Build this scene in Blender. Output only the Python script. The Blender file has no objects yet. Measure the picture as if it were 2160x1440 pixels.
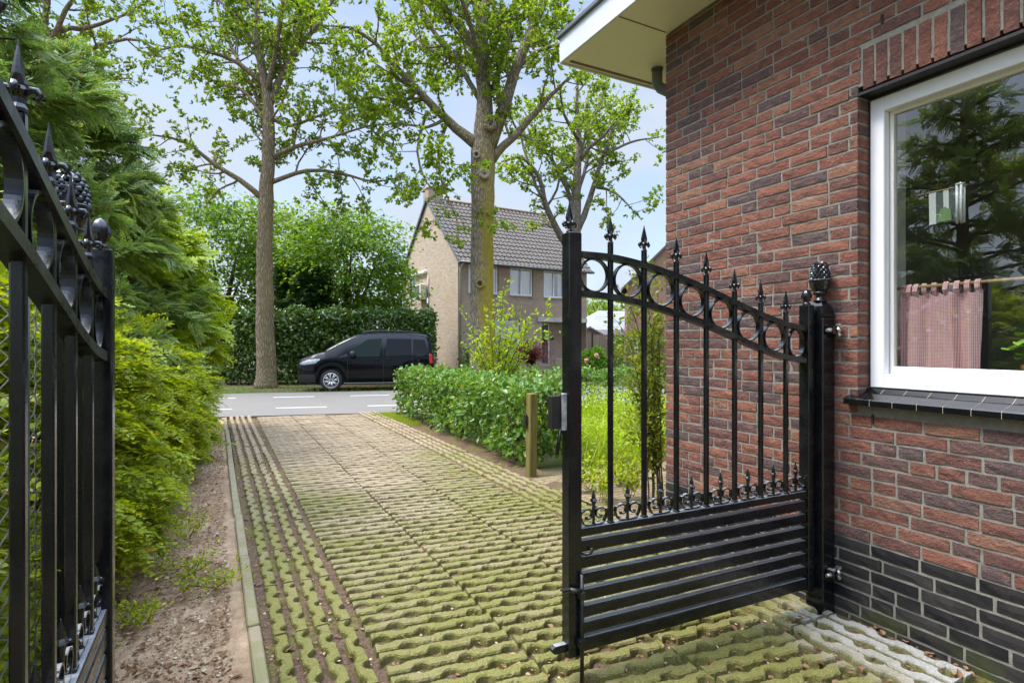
import bpy, math, random
import numpy as np
R = math.radians
PI = math.pi
sc = bpy.context.scene
col = sc.collection
rng = np.random.default_rng(7)
random.seed(7)

# ------------------------------------------------------------------ helpers
class MB:
    """collects shapes for ONE mesh"""
    def __init__(s):
        s.v = []; s.f = []; s.m = []; s.sm = []
    def add(s, vs, fs, m=0, smooth=False):
        b = len(s.v)
        s.v.extend([tuple(map(float, q)) for q in vs])
        for f in fs:
            s.f.append([b + i for i in f]); s.m.append(m); s.sm.append(smooth)
    def box(s, c, d, m=0, bev=0.0, rz=0.0, ry=0.0, rx=0.0):
        x, y, z = d[0] / 2, d[1] / 2, d[2] / 2
        if bev <= 0:
            vs = [(i * x, j * y, k * z) for k in (-1, 1) for j in (-1, 1) for i in (-1, 1)]
            fs = [(0, 2, 3, 1), (4, 5, 7, 6), (0, 1, 5, 4), (2, 6, 7, 3), (0, 4, 6, 2), (1, 3, 7, 5)]
        else:
            b = min(bev, x * .9, y * .9, z * .9)
            vs = []; idx = {}
            for i in (-1, 1):
                for j in (-1, 1):
                    for k in (-1, 1):
                        for a, (dx, dy, dz) in enumerate(((0, b, b), (b, 0, b), (b, b, 0))):
                            idx[(i, j, k, a)] = len(vs)
                            vs.append((i * (x - dx), j * (y - dy), k * (z - dz)))
            fs = []
            def q(*ks): fs.append([idx[k] for k in ks])
            for sg in (-1, 1):
                q((sg, -1, -1, 0), (sg, 1, -1, 0), (sg, 1, 1, 0), (sg, -1, 1, 0))
                q((-1, sg, -1, 1), (-1, sg, 1, 1), (1, sg, 1, 1), (1, sg, -1, 1))
                q((-1, -1, sg, 2), (1, -1, sg, 2), (1, 1, sg, 2), (-1, 1, sg, 2))
            for i in (-1, 1):
                for j in (-1, 1):
                    q((i, j, -1, 0), (i, j, 1, 0), (i, j, 1, 1), (i, j, -1, 1))
                    q((i, -1, j, 0), (i, 1, j, 0), (i, 1, j, 2), (i, -1, j, 2))
                    q((-1, i, j, 1), (1, i, j, 1), (1, i, j, 2), (-1, i, j, 2))
            for i in (-1, 1):
                for j in (-1, 1):
                    for k in (-1, 1):
                        q((i, j, k, 0), (i, j, k, 1), (i, j, k, 2))
            fix = []
            for f in fs:
                p = [np.array(vs[i]) for i in f]
                n = np.cross(p[1] - p[0], p[2] - p[1]); ctr = sum(p) / len(p)
                fix.append(f if np.dot(n, ctr) > 0 else f[::-1])
            fs = fix
        vs = [rot(q_, rx, ry, rz) for q_ in vs]
        s.add([(q_[0] + c[0], q_[1] + c[1], q_[2] + c[2]) for q_ in vs], fs, m)
    def tube(s, pts, rad, n=8, m=0, cap=True, smooth=True, phase=0.0, sq=(1, 1)):
        P = np.array(pts, float); k = len(P)
        r = np.full(k, rad) if np.isscalar(rad) else np.array(rad, float)
        T = np.gradient(P, axis=0); T /= np.maximum(np.linalg.norm(T, axis=1)[:, None], 1e-9)
        a = np.array([0, 0, 1.0]) if abs(T[0][2]) < .9 else np.array([1.0, 0, 0])
        u = np.cross(a, T[0]); u /= np.linalg.norm(u)
        vs = []
        ang = np.arange(n) / n * 2 * PI + phase
        ca, sa = np.cos(ang) * sq[0], np.sin(ang) * sq[1]
        for i in range(k):
            u = u - T[i] * np.dot(u, T[i]); u /= max(np.linalg.norm(u), 1e-9)
            w = np.cross(T[i], u)
            vs.extend((P[i] + r[i] * (ca[:, None] * u + sa[:, None] * w)).tolist())
        fs = []
        for i in range(k - 1):
            for j in range(n):
                a0 = i * n + j; b0 = i * n + (j + 1) % n
                fs.append((a0, b0, b0 + n, a0 + n))
        s.add(vs, fs, m, smooth)
        if cap:
            b = len(s.v) - n * k
            s.f.append([b + j for j in range(n)][::-1]); s.m.append(m); s.sm.append(False)
            s.f.append([b + n * (k - 1) + j for j in range(n)]); s.m.append(m); s.sm.append(False)
    def lathe(s, prof, c=(0, 0, 0), n=12, m=0, smooth=True, rfun=None, phase=0.0):
        vs = []; k = len(prof)
        for i, (r, z) in enumerate(prof):
            for j in range(n):
                a = j / n * 2 * PI + phase
                rr = r * (rfun(a, i, z) if rfun else 1)
                vs.append((c[0] + rr * math.cos(a), c[1] + rr * math.sin(a), c[2] + z))
        fs = [(i * n + j, i * n + (j + 1) % n, (i + 1) * n + (j + 1) % n, (i + 1) * n + j) for i in range(k - 1) for j in range(n)]
        fs.append(tuple(range(n))[::-1]); fs.append(tuple((k - 1) * n + j for j in range(n)))
        s.add(vs, fs, m, smooth)
    def prism(s, poly, ax, lo, hi, m=0):
        """poly: 2D outline in the two axes other than ax, extruded along ax"""
        o = [i for i in range(3) if i != ax]
        vs = []
        for h in (lo, hi):
            for q in poly:
                p = [0, 0, 0]; p[o[0]] = q[0]; p[o[1]] = q[1]; p[ax] = h; vs.append(p)
        n = len(poly)
        fs = [tuple(range(n))[::-1], tuple(range(n, 2 * n))] + [(i, (i + 1) % n, n + (i + 1) % n, n + i) for i in range(n)]
        s.add(vs, fs, m)
    def ribbon(s, path, t, d, m=0):
        """flat bar bent along a path in the x-z plane; t thickness in plane, d depth along y"""
        P = np.array(path, float); T = np.gradient(P, axis=0); T /= np.linalg.norm(T, axis=1)[:, None]
        N = np.stack([-T[:, 1], T[:, 0]], 1)
        vs = []
        for p, n in zip(P, N):
            for a, b in ((-1, -1), (1, -1), (1, 1), (-1, 1)):
                q = p + n * a * t / 2; vs.append((q[0], b * d / 2, q[1]))
        k = len(P)
        fs = [(i * 4 + j, i * 4 + (j + 1) % 4, (i + 1) * 4 + (j + 1) % 4, (i + 1) * 4 + j) for i in range(k - 1) for j in range(4)]
        closed = np.linalg.norm(P[0] - P[-1]) < 1e-6
        if not closed:
            fs += [(3, 2, 1, 0), tuple((k - 1) * 4 + j for j in range(4))]
        s.add(vs, fs, m, False)
    def shift(s, d):
        s.v = [(a + d[0], b + d[1], c + d[2]) for a, b, c in s.v]; return s
    def build(s, name, mats, parent=None, recalc=True):
        me = bpy.data.meshes.new(name)
        me.from_pydata(s.v, [], s.f); 
        if not isinstance(mats, (list, tuple)): mats = [mats]
        for q in mats: me.materials.append(q)
        me.polygons.foreach_set('material_index', s.m)
        me.polygons.foreach_set('use_smooth', s.sm)
        me.update()
        o = bpy.data.objects.new(name, me); col.objects.link(o)
        if parent is not None: o.parent = parent
        return o

def rot(p, rx=0, ry=0, rz=0):
    x, y, z = p
    if rx: y, z = y * math.cos(rx) - z * math.sin(rx), y * math.sin(rx) + z * math.cos(rx)
    if ry: x, z = x * math.cos(ry) + z * math.sin(ry), -x * math.sin(ry) + z * math.cos(ry)
    if rz: x, y = x * math.cos(rz) - y * math.sin(rz), x * math.sin(rz) + y * math.cos(rz)
    return (x, y, z)

def np_mesh(name, V, F, mats, parent=None, midx=None, smooth=False):
    """V (n,3), F (k,m) uniform faces"""
    V = np.asarray(V, np.float32); F = np.asarray(F, np.int32)
    me = bpy.data.meshes.new(name)
    me.vertices.add(len(V)); me.vertices.foreach_set('co', V.ravel())
    k, m = F.shape
    me.loops.add(k * m); me.loops.foreach_set('vertex_index', F.ravel())
    me.polygons.add(k); me.polygons.foreach_set('loop_start', np.arange(0, k * m, m, dtype=np.int32))
    me.polygons.foreach_set('loop_total', np.full(k, m, np.int32))
    if not isinstance(mats, (list, tuple)): mats = [mats]
    for q in mats: me.materials.append(q)
    if midx is not None: me.polygons.foreach_set('material_index', np.asarray(midx, np.int32))
    me.polygons.foreach_set('use_smooth', np.full(k, smooth))
    me.update(calc_edges=True); me.validate()
    o = bpy.data.objects.new(name, me); col.objects.link(o)
    if parent is not None: o.parent = parent
    return o

def tag(o, label=None, cat=None, group=None, kind=None):
    if label: o['label'] = label
    if cat: o['category'] = cat
    if group: o['group'] = group
    if kind: o['kind'] = kind
    return o
def thing(name, loc, label, cat, group=None, rz=0.0):
    o = bpy.data.objects.new(name, None); col.objects.link(o)
    o.location = loc; o.rotation_euler = (0, 0, rz); o.empty_display_size = .1
    return tag(o, label, cat, group)
def copy_tree(o, parent=None, skip=()):
    c = o.copy(); col.objects.link(c); c.parent = parent
    for ch in list(o.children):
        if ch.name.split('.')[0] not in skip: copy_tree(ch, c, skip)
    return c
def unit(a):
    a = np.asarray(a, float); return a / np.maximum(np.linalg.norm(a, axis=-1, keepdims=True), 1e-9)

# ------------------------------------------------------------------ materials
class NT:
    def __init__(s, name):
        s.mat = bpy.data.materials.new(name); s.mat.use_nodes = True
        s.t = s.mat.node_tree; s.t.nodes.clear()
        s.out = s.t.nodes.new('ShaderNodeOutputMaterial')
    def n(s, typ, props=None, **inp):
        nd = s.t.nodes.new('ShaderNode' + typ)
        for k, v in (props or {}).items(): setattr(nd, k, v)
        for k, v in inp.items():
            key = int(k[1:]) if k[0] == 'i' and k[1:].isdigit() else k.replace('_', ' ')
            sk = nd.inputs[key]
            if isinstance(v, bpy.types.NodeSocket): s.t.links.new(v, sk)
            else:
                if isinstance(v, (tuple, list)) and len(v) == 3 and sk.type == 'RGBA': v = (*v, 1)
                sk.default_value = v
        return nd
    def ramp(s, fac, stops, interp='LINEAR'):
        nd = s.t.nodes.new('ShaderNodeValToRGB'); cr = nd.color_ramp; cr.interpolation = interp
        while len(cr.elements) < len(stops): cr.elements.new(.5)
        for e, (p, c) in zip(cr.elements, stops):
            e.position = p; e.color = (*c, 1) if len(c) == 3 else c
        s.t.links.new(fac, nd.inputs[0]); return nd.outputs[0]
    def noise(s, scale, detail=4, rough=.55, vec=None, out=0):
        nd = s.n('TexNoise', Scale=scale, Detail=detail, Roughness=rough)
        if vec is not None: s.t.links.new(vec, nd.inputs['Vector'])
        return nd.outputs[out]
    def pos(s): return s.n('NewGeometry').outputs['Position']
    def obj(s): return s.n('TexCoord').outputs['Object']
    def island(s): return s.n('NewGeometry').outputs['Random Per Island']
    def mix(s, f, a, b, mode='MIX'):
        nd = s.n('Mix', {'data_type': 'RGBA', 'blend_type': mode})
        for sk, v in ((nd.inputs['Factor'], f), (nd.inputs[6], a), (nd.inputs[7], b)):
            if isinstance(v, bpy.types.NodeSocket): s.t.links.new(v, sk)
            else: sk.default_value = (*v, 1) if isinstance(v, (tuple, list)) else v
        return nd.outputs[2]
    def math(s, op, a, b=0.0, clamp=False):
        nd = s.n('Math', {'operation': op, 'use_clamp': clamp}, i0=a, i1=b); return nd.outputs[0]
    def xyz(s, v):
        nd = s.n('SeparateXYZ', Vector=v); return nd.outputs
    def mrange(s, v, a, b, c=0., d=1.):
        return s.n('MapRange', Value=v, i1=a, i2=b, i3=c, i4=d).outputs[0]
    def bump(s, h, dist=.01, strength=.5):
        return s.n('Bump', Height=h, Distance=dist, Strength=strength).outputs[0]
    def done(s, sh):
        s.t.links.new(sh, s.out.inputs['Surface']); return s.mat
    def pbr(s, base, rough=.6, metal=0., spec=.5, normal=None, **kw):
        nd = s.n('BsdfPrincipled')
        for k, v in dict(Base_Color=base, Roughness=rough, Metallic=metal, Specular_IOR_Level=spec, Normal=normal, **kw).items():
            if v is None: continue
            sk = nd.inputs[k.replace('_', ' ')]
            if isinstance(v, bpy.types.NodeSocket): s.t.links.new(v, sk)
            else: sk.default_value = (*v, 1) if isinstance(v, (tuple, list)) and sk.type == 'RGBA' else v
        return nd.outputs[0]

def simple(name, c, rough=.6, metal=0., var=.25, scale=6., spec=.5, bump=0., coat=0.):
    t = NT(name); nz = t.noise(scale, 5, .6, t.obj())
    f = t.mrange(nz, .3, .7)
    base = t.mix(f, tuple(q * (1 - var) for q in c), tuple(min(1, q * (1 + var)) for q in c))
    nm = t.bump(t.noise(scale * 6, 4, .6, t.obj()), .004, bump) if bump else None
    kw = {'Coat_Weight': coat, 'Coat_Roughness': .06} if coat else {}
    return t.done(t.pbr(base, rough, metal, spec, nm, **kw))

def leafmat(name, stops, trans=.45, rough=.45, tint=(1.25, 1.15, .5), spec=.35, clump=1.2, cl=.35):
    t = NT(name)
    r = t.ramp(t.island(), stops)
    nz = t.mrange(t.noise(clump, 3, .6, t.pos()), .32, .68)
    base = t.mix(t.math('MULTIPLY', nz, cl), r, t.mix(1., r, (1.7, 1.5, .9), 'MULTIPLY'))
    p = t.pbr(base, rough, 0., spec)
    tr = t.n('BsdfTranslucent', Color=t.mix(1., base, tint, 'MULTIPLY')).outputs[0]
    return t.done(t.n('MixShader', i0=trans, i1=p, i2=tr).outputs[0])

M = {}
# painted gate steel, slightly weathered, with orange-peel
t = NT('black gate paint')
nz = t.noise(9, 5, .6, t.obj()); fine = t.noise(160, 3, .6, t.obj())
top_sheen = t.math('MULTIPLY', t.mrange(t.xyz(t.n('NewGeometry').outputs['Normal'])[2], .75, .98), t.mrange(nz, .25, .7, .55, .95))   # sky reflection painted as pale grey on upward faces
gb = t.mix(top_sheen, t.mix(t.mrange(nz, .4, .75), (.004, .0045, .006), (.010, .011, .012)), (.30, .31, .32))
M['gate'] = t.done(t.pbr(gb, t.math('MAXIMUM', t.mrange(nz, .3, .75, .16, .36), t.math('MULTIPLY', top_sheen, .5)), 0., .38,
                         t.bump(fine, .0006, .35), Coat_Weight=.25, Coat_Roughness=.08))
# weathered variant with algae film on the rails
t = NT('weathered gate paint')
nz = t.noise(14, 6, .65, t.obj())
M['gate_old'] = t.done(t.pbr(t.mix(t.mrange(nz, .48, .7), (.006, .0065, .008), (.035, .042, .026)), t.mrange(nz, .35, .7, .2, .55), 0., .5,
                             t.bump(nz, .001, .3)))
t = NT('galvanised steel'); nz = t.noise(40, 4, .6, t.obj())
M['galv'] = t.done(t.pbr(t.mix(t.mrange(nz, .35, .65), (.28, .3, .32), (.62, .64, .65)), .45, .75, .5))
M['bolt'] = simple('dull bolt steel', (.55, .52, .45), .35, .9, .2, 60)
M['wire'] = simple('galvanised wire', (.5, .52, .53), .4, .7, .3, 30)
# red facing brick (one island per brick)
t = NT('red facing brick')
isl = t.island()
base = t.ramp(isl, [(0, (.215, .080, .054)), (.18, (.155, .069, .056)), (.34, (.26, .104, .066)), (.5, (.125, .071, .066)), (.62, (.205, .078, .055)), (.74, (.30, .145, .090)), (.83, (.100, .072, .074)), (.93, (.24, .095, .062)), (1, (.31, .24, .20))], 'CONSTANT')
sv = t.n('Mapping', Vector=t.obj(), Scale=(9, 9, 22)).outputs[0]
n1 = t.noise(1., 5, .65, sv)
n4 = t.noise(5.5, 5, .75, sv)
b2 = t.mix(t.mrange(n1, .46, .68, 0, .66), base, (.070, .040, .042))
b2 = t.mix(t.mrange(n4, .50, .68, 0, .6), b2, (.075, .042, .040))
n2 = t.noise(2.2, 4, .6, sv)
b2 = t.mix(t.mrange(n2, .52, .72, 0, .6), b2, (.36, .155, .09))
sp = t.noise(150, 3, .7, t.obj())
b3 = t.mix(t.mrange(sp, .60, .72, 0, .5), b2, (.5, .40, .34))
b3 = t.mix(t.mrange(sp, .42, .30, 0, .5), b3, (.04, .022, .022))
wz_ = t.noise(1.1, 5, .65, t.obj())
b3 = t.mix(t.mrange(wz_, .46, .70, 0, .38), b3, (.085, .060, .050))
M['brick'] = t.done(t.pbr(b3, .85, 0., .25, t.bump(t.math('ADD', t.noise(70, 5, .7, t.obj()), t.math('MULTIPLY', n1, 1.5)), .009, 1.)))
t = NT('black plinth brick')
base = t.ramp(t.island(), [(0, (.021, .020, .020)), (.4, (.032, .030, .029)), (.7, (.016, .015, .016)), (1, (.040, .034, .030))], 'CONSTANT')
n1 = t.noise(7, 5, .6, t.obj())
b2 = t.mix(t.mrange(n1, .5, .75, 0, .5), base, (.075, .066, .056))
gz = t.xyz(t.obj())[2]
b2 = t.mix(t.math('MULTIPLY', t.mrange(gz, .1, -.02), t.mrange(t.noise(4, 3, .5, t.obj()), .4, .6)), b2, (.05, .06, .018))
M['plinth'] = t.done(t.pbr(b2, .85, 0., .15, t.bump(t.noise(90, 4, .6, t.obj()), .003, .5)))
t = NT('grey mortar')
n1 = t.noise(25, 5, .7, t.obj())
M['mortar'] = t.done(t.pbr(t.mix(t.mrange(n1, .3, .7), (.185, .175, .145), (.29, .275, .235)), .95, 0., .2, t.bump(t.noise(180, 4, .7, t.obj()), .004, .8)))
def brickmat(name, c1, c2, mort, course=.062, sc_=1.0, dirt=(.2, .17, .13)):
    t = NT(name)
    o = t.xyz(t.obj())
    v = t.n('CombineXYZ', X=t.math('ADD', o[0], o[1]), Y=o[2], Z=0.0).outputs[0]
    br = t.n('TexBrick', {'offset': .5, 'squash': 1.0}, Vector=v, Color1=c1, Color2=c2, Mortar=mort, Scale=1.0 * sc_)
    br.inputs['Mortar Size'].default_value = .011; br.inputs['Mortar Smooth'].default_value = .3
    br.inputs['Bias'].default_value = 0.; br.inputs['Brick Width'].default_value = .22; br.inputs['Row Height'].default_value = course
    nz = t.noise(1.3, 5, .65, t.obj())
    c = t.mix(t.mrange(nz, .42, .72, 0, .45), br.outputs[0], dirt)
    n2 = t.noise(16, 3, .6, t.obj())
    c = t.mix(t.mrange(n2, .3, .7, 0, .22), c, t.mix(1., c, (.6, .58, .58), 'MULTIPLY'))
    return t.done(t.pbr(c, .9, 0., .2, None))
M['brick_far'] = brickmat('brown brick of the far house', (.335, .21, .15), (.44, .295, .215), (.47, .42, .36))
M['brick_gable'] = brickmat('pale weathered gable brick', (.45, .345, .26), (.61, .495, .39), (.35, .30, .24), dirt=(.47, .36, .23))
M['brick_red_far'] = brickmat('red brick of the farther house', (.27, .11, .075), (.33, .15, .10), (.36, .3, .26))
M['brick_end'] = brickmat('red brick of the end wall', (.16, .055, .04), (.22, .07, .045), (.2, .19, .17), .0643)
M['white'] = simple('white window frame', (.82, .82, .84), .3, 0, .03, 3)
M['cream'] = simple('cream window frame', (.74, .72, .66), .4, 0, .06, 3)
M['soffit'] = simple('cream soffit board', (.72, .69, .58), .5, 0, .04, 2)
M['fascia'] = simple('pale grey fascia board', (.60, .63, .66), .4, 0, .05, 3)
M['trim_grey'] = simple('grey edge trim', (.13, .14, .15), .4, .3, .1, 4)
M['brown_trim'] = simple('brown trim', (.16, .085, .055), .6, 0, .2, 12)
M['zinc'] = simple('grey pvc pipe', (.14, .15, .16), .35, 0, .12, 5)
M['pipe_pale'] = simple('pale grey downpipe', (.48, .48, .47), .5, 0, .12, 5)
M['dark'] = simple('dark steel lintel', (.012, .010, .010), .5, 0, .3, 10)
t = NT('black glazed sill tile'); M['sill'] = t.done(t.pbr((.006, .006, .007), .12, 0, .5))
M['grout'] = simple('cream grout', (.55, .5, .36), .8, 0, .1, 20)
t = NT('window glass')
fc = t.n('LayerWeight', Blend=.5).outputs['Facing']
fr = t.math('ADD', .04, t.math('MULTIPLY', .96, t.math('POWER', fc, 5.)))
tr = t.n('BsdfTransparent', Color=(.86, .9, .86, 1)).outputs[0]; gl = t.n('BsdfGlossy', Color=(1, 1, 1, 1), Roughness=.0).outputs[0]
M['glass'] = t.done(t.n('MixShader', i0=t.math('ADD', t.math('MULTIPLY', fr, 2.4), .08, True), i1=tr, i2=gl).outputs[0])
t = NT('far window glass')
n1 = t.noise(2.0, 2, .5, t.obj())
t2 = NT('far clear glass'); fc = t2.n('LayerWeight', Blend=.5).outputs['Facing']; fr2 = t2.math('ADD', .26, t2.math('MULTIPLY', .74, t2.math('POWER', fc, 4.)), True)
M['glass_clear_far'] = t2.done(t2.n('MixShader', i0=fr2, i1=t2.n('BsdfTransparent', Color=(.95, .97, .95, 1)).outputs[0], i2=t2.n('BsdfGlossy', Color=(1, 1, 1, 1), Roughness=.0).outputs[0]).outputs[0])
M['glass_far'] = t.done(t.pbr((.02, .024, .028), .03, 0, 1.0, t.bump(n1, .01, .12), Coat_Weight=1.0, Coat_Roughness=.02))
M['net'] = simple('white net curtain', (.72, .73, .74), .9, 0, .05, 5)
M['plaster'] = simple('room plaster', (.34, .33, .30), .9, 0, .05, 2)
M['roomfloor'] = simple('room floor', (.10, .07, .045), .6, 0, .2, 3)
t = NT('red gingham cloth')
o = t.xyz(t.obj())
wx = t.math('GREATER_THAN', t.math('FRACT', t.math('MULTIPLY', o[1], 150.)), .5)
wz = t.math('GREATER_THAN', t.math('FRACT', t.math('MULTIPLY', o[2], 150.)), .5)
sm = t.math('MULTIPLY', t.math('ADD', wx, wz), .5)
c = t.ramp(sm, [(0, (.95, .84, .83)), (.5, (.80, .42, .45)), (1, (.68, .20, .25))])
M['gingham'] = t.done(t.n('MixShader', i0=.25, i1=t.pbr(c, .9, 0, .1), i2=t.n('BsdfTranslucent', Color=c).outputs[0]).outputs[0])
M['woodrod'] = simple('pale wooden rod', (.45, .28, .13), .5, 0, .2, 20)
M['terracotta'] = simple('terracotta', (.45, .16, .06), .7, 0, .15, 15)
# roof tiles (one island per row strip) 
t = NT('weathered concrete pantile')
n1 = t.noise(1.6, 5, .65, t.obj()); n2 = t.noise(9, 4, .6, t.obj())
c = t.mix(t.mrange(n2, .3, .7), (.082, .070, .060), (.16, .142, .125))
c = t.mix(t.mrange(n1, .5, .72, 0, .6), c, (.17, .125, .085))
M['tile'] = t.done(t.pbr(c, .8, 0, .3))
M['ridge'] = simple('ridge tile orange brown', (.17, .105, .065), .85, 0, .35, 8)
M['tile_pale'] = simple('pale grey tile', (.33, .35, .37), .7, 0, .12, 4)
# mossy concrete pavers
t = NT('mossy concrete paver')
P = t.pos(); x_, y_, z_ = t.xyz(P)
n1 = t.noise(1.1, 5, .6, P); n2 = t.noise(9, 5, .65, P); fine = t.noise(170, 4, .7, P); blk = t.island()
conc = t.mix(t.mrange(n2, .3, .7), (.27, .205, .125), (.40, .315, .205))
conc = t.mix(t.mrange(fine, .58, .75, 0, .8), conc, (.62, .57, .47))
conc = t.mix(t.mrange(fine, .42, .28, 0, .7), conc, (.13, .11, .07))
moss = t.mix(t.mrange(fine, .35, .65), (.095, .102, .016), (.25, .238, .06))
nearf = t.mrange(y_, 9.0, 2.4, -.26, .25)
side = t.math('MULTIPLY', t.mrange(x_, 2.2, 2.62, 0, 1.), t.mrange(y_, 2.3, 1.7))      # grey worn strip by the wall
mid = t.mrange(t.math('ABSOLUTE', t.math('SUBTRACT', x_, 1.35)), .2, 1.1, -.10, .08)
f = t.math('ADD', t.math('ADD', t.math('MULTIPLY', n1, .8), t.math('MULTIPLY', n2, .55)), t.math('ADD', nearf, mid))
f = t.math('ADD', f, t.math('MULTIPLY', t.math('SUBTRACT', blk, .5), .10))
f = t.math('SUBTRACT', f, t.math('MULTIPLY', side, .42))
f = t.mrange(f, .50, .88)
low = t.mrange(z_, -.004, -.022)
f = t.math('MAXIMUM', f, t.math('MULTIPLY', low, t.mrange(t.math('ADD', n2, nearf), .3, .55)), True)
conc = t.mix(side, conc, t.mix(t.mrange(fine, .3, .7), (.27, .26, .235), (.50, .485, .45)))
c = t.mix(t.math('MULTIPLY', f, .88), conc, moss)
nd_ = t.noise(2.6, 6, .7, P); nd2 = t.noise(38, 4, .7, P)
dirt = t.math('MULTIPLY', t.mrange(t.math('ADD', nd_, t.mrange(y_, 3., 8., -.10, .07)), .47, .62), t.mrange(nd2, .40, .62))
c = t.mix(t.math('MULTIPLY', dirt, .75), c, (.21, .135, .09))
M['paver'] = t.done(t.pbr(c, .92, 0, .2, t.bump(t.math('ADD', fine, t.math('MULTIPLY', n2, .7)), .008, 1.)))
t = NT('concrete kerb with moss')
P = t.pos(); n1 = t.noise(6, 5, .65, P); fine = t.noise(150, 4, .7, P); y_ = t.xyz(P)[1]
c = t.mix(t.mrange(fine, .3, .7), (.215, .175, .11), (.33, .275, .185))
c = t.mix(t.mrange(t.math('ADD', n1, t.mrange(y_, 8, 2, -.12, .12)), .45, .62, 0, .6), c, (.19, .18, .065))
M['kerb'] = t.done(t.pbr(c, .92, 0, .2, t.bump(fine, .004, .8)))
t = NT('sandy soil')
P = t.pos(); n1 = t.noise(2.2, 6, .65, P); n2 = t.noise(22, 6, .7, P); n3 = t.noise(110, 4, .7, P)
c = t.mix(t.mrange(n1, .35, .65), (.31, .20, .108), (.52, .375, .235))
c = t.mix(t.mrange(n2, .4, .66, 0, .55), c, (.17, .095, .058))
c = t.mix(t.mrange(n3, .58, .72, 0, .6), c, (.46, .36, .29))
M['soil'] = t.done(t.pbr(c, .95, 0, .15, t.bump(t.math('ADD', t.math('MULTIPLY', n2, 1.2), n3), .012, .8)))
t = NT('earth in the paver gaps')
P = t.pos(); n1 = t.noise(3, 5, .65, P); n3 = t.noise(60, 5, .75, P)
c = t.mix(t.mrange(n3, .3, .7), (.050, .032, .021), (.22, .14, .092))
c = t.mix(t.mrange(n1, .48, .62, 0, .6), c, t.mix(t.mrange(n3, .4, .6), (.075, .08, .012), (.20, .20, .03)))
M['gapsoil'] = t.done(t.pbr(c, .95, 0, .15, t.bump(n3, .02, .9)))
t = NT('verge ground')
P = t.pos(); n1 = t.noise(.5, 5, .6, P); n3 = t.noise(12, 5, .7, P)
c = t.mix(t.mrange(n1, .42, .58), (.13, .085, .06), (.065, .10, .022))
c = t.mix(t.mrange(n3, .4, .7, 0, .5), c, (.10, .065, .04))
M['ground'] = t.done(t.pbr(c, .95, 0, .1, t.bump(n3, .03, .8)))
t = NT('asphalt')
P = t.pos(); n1 = t.noise(1.2, 5, .6, P); n3 = t.noise(85, 4, .75, P)
c = t.mix(t.mrange(n3, .3, .7), (.115, .104, .092), (.225, .206, .18))
c = t.mix(t.mrange(n1, .4, .68, 0, .4), c, (.20, .175, .15))
M['asphalt'] = t.done(t.pbr(c, .9, 0, .25, t.bump(n3, .006, .8)))
t = NT('road paint'); n1 = t.noise(14, 5, .7, t.pos())
M['roadpaint'] = t.done(t.pbr(t.mix(t.mrange(n1, .55, .72), (.66, .65, .62), (.32, .30, .28)), .8))
t = NT('brown clinker paving')
P = t.pos()
br = t.n('TexBrick', {'offset': .5}, Vector=P, Color1=(.20, .135, .085), Color2=(.27, .19, .12), Mortar=(.07, .06, .025), Scale=1.0)
br.inputs['Mortar Size'].default_value = .008; br.inputs['Brick Width'].default_value = .21; br.inputs['Row Height'].default_value = .075
n1 = t.noise(5, 5, .65, P)
M['clinker'] = t.done(t.pbr(t.mix(t.mrange(n1, .45, .7, 0, .6), br.outputs[0], (.20, .18, .06)), .9, 0, .2, t.bump(br.outputs[1], .01, -.5)))
# bark
def bark(name, dark, light, moss=(.2, .15, .02), mossamt=.8, side=(1, 0, 0), sc_=1.0, mossz=9.):
    t = NT(name)
    P = t.obj()
    v = t.n('Mapping', Vector=P, Scale=(30 * sc_, 30 * sc_, 5.5 * sc_)).outputs[0]
    vo = t.n('TexVoronoi', {'feature': 'DISTANCE_TO_EDGE'}, Vector=t.mix(.25, v, t.n('TexNoise', Vector=v, Scale=1.5).outputs[1]), Scale=1.0).outputs[0]
    n1 = t.noise(1.2, 5, .65, v); n2 = t.noise(2.2, 5, .6, P)
    h = t.math('ADD', t.mrange(vo, 0, .28), t.math('MULTIPLY', n1, .7))
    c = t.mix(t.mrange(h, .25, 1.3), dark, light)
    nrm = t.n('NewGeometry').outputs['Normal']
    d = t.n('VectorMath', {'operation': 'DOT_PRODUCT'}, i0=nrm, i1=side).outputs['Value']
    f = t.math('MULTIPLY', t.mrange(t.math('ADD', d, t.math('MULTIPLY', t.math('SUBTRACT', n2, .5), 2.2)), -.35, .55), mossamt)
    f = t.math('MULTIPLY', f, t.mrange(t.xyz(P)[2], mossz, mossz * .55))
    c = t.mix(f, c, t.mix(n1, tuple(q * .5 for q in moss), moss))
    return t.done(t.pbr(c, .95, 0, .15, t.bump(h, .025, .8)))
M['bark_mid'] = bark('furrowed oak bark with yellow moss', (.085, .068, .050), (.36, .30, .225), (.40, .31, .045), .98, (.8, -.6, 0))
M['bark_left'] = bark('brown oak bark', (.11, .08, .055), (.36, .28, .205), (.28, .23, .07), .45, (.7, -.7, 0))
M['bark_right'] = bark('grey bark', (.09, .075, .06), (.30, .26, .21), (.25, .2, .06), .3, (1, 0, 0))
M['bark_dark'] = bark('dark bark', (.04, .028, .02), (.13, .09, .065), (.1, .1, .02), .3, (1, 0, 0))
M['twig'] = simple('brown twig', (.085, .055, .035), .9, 0, .4, 8)
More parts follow.
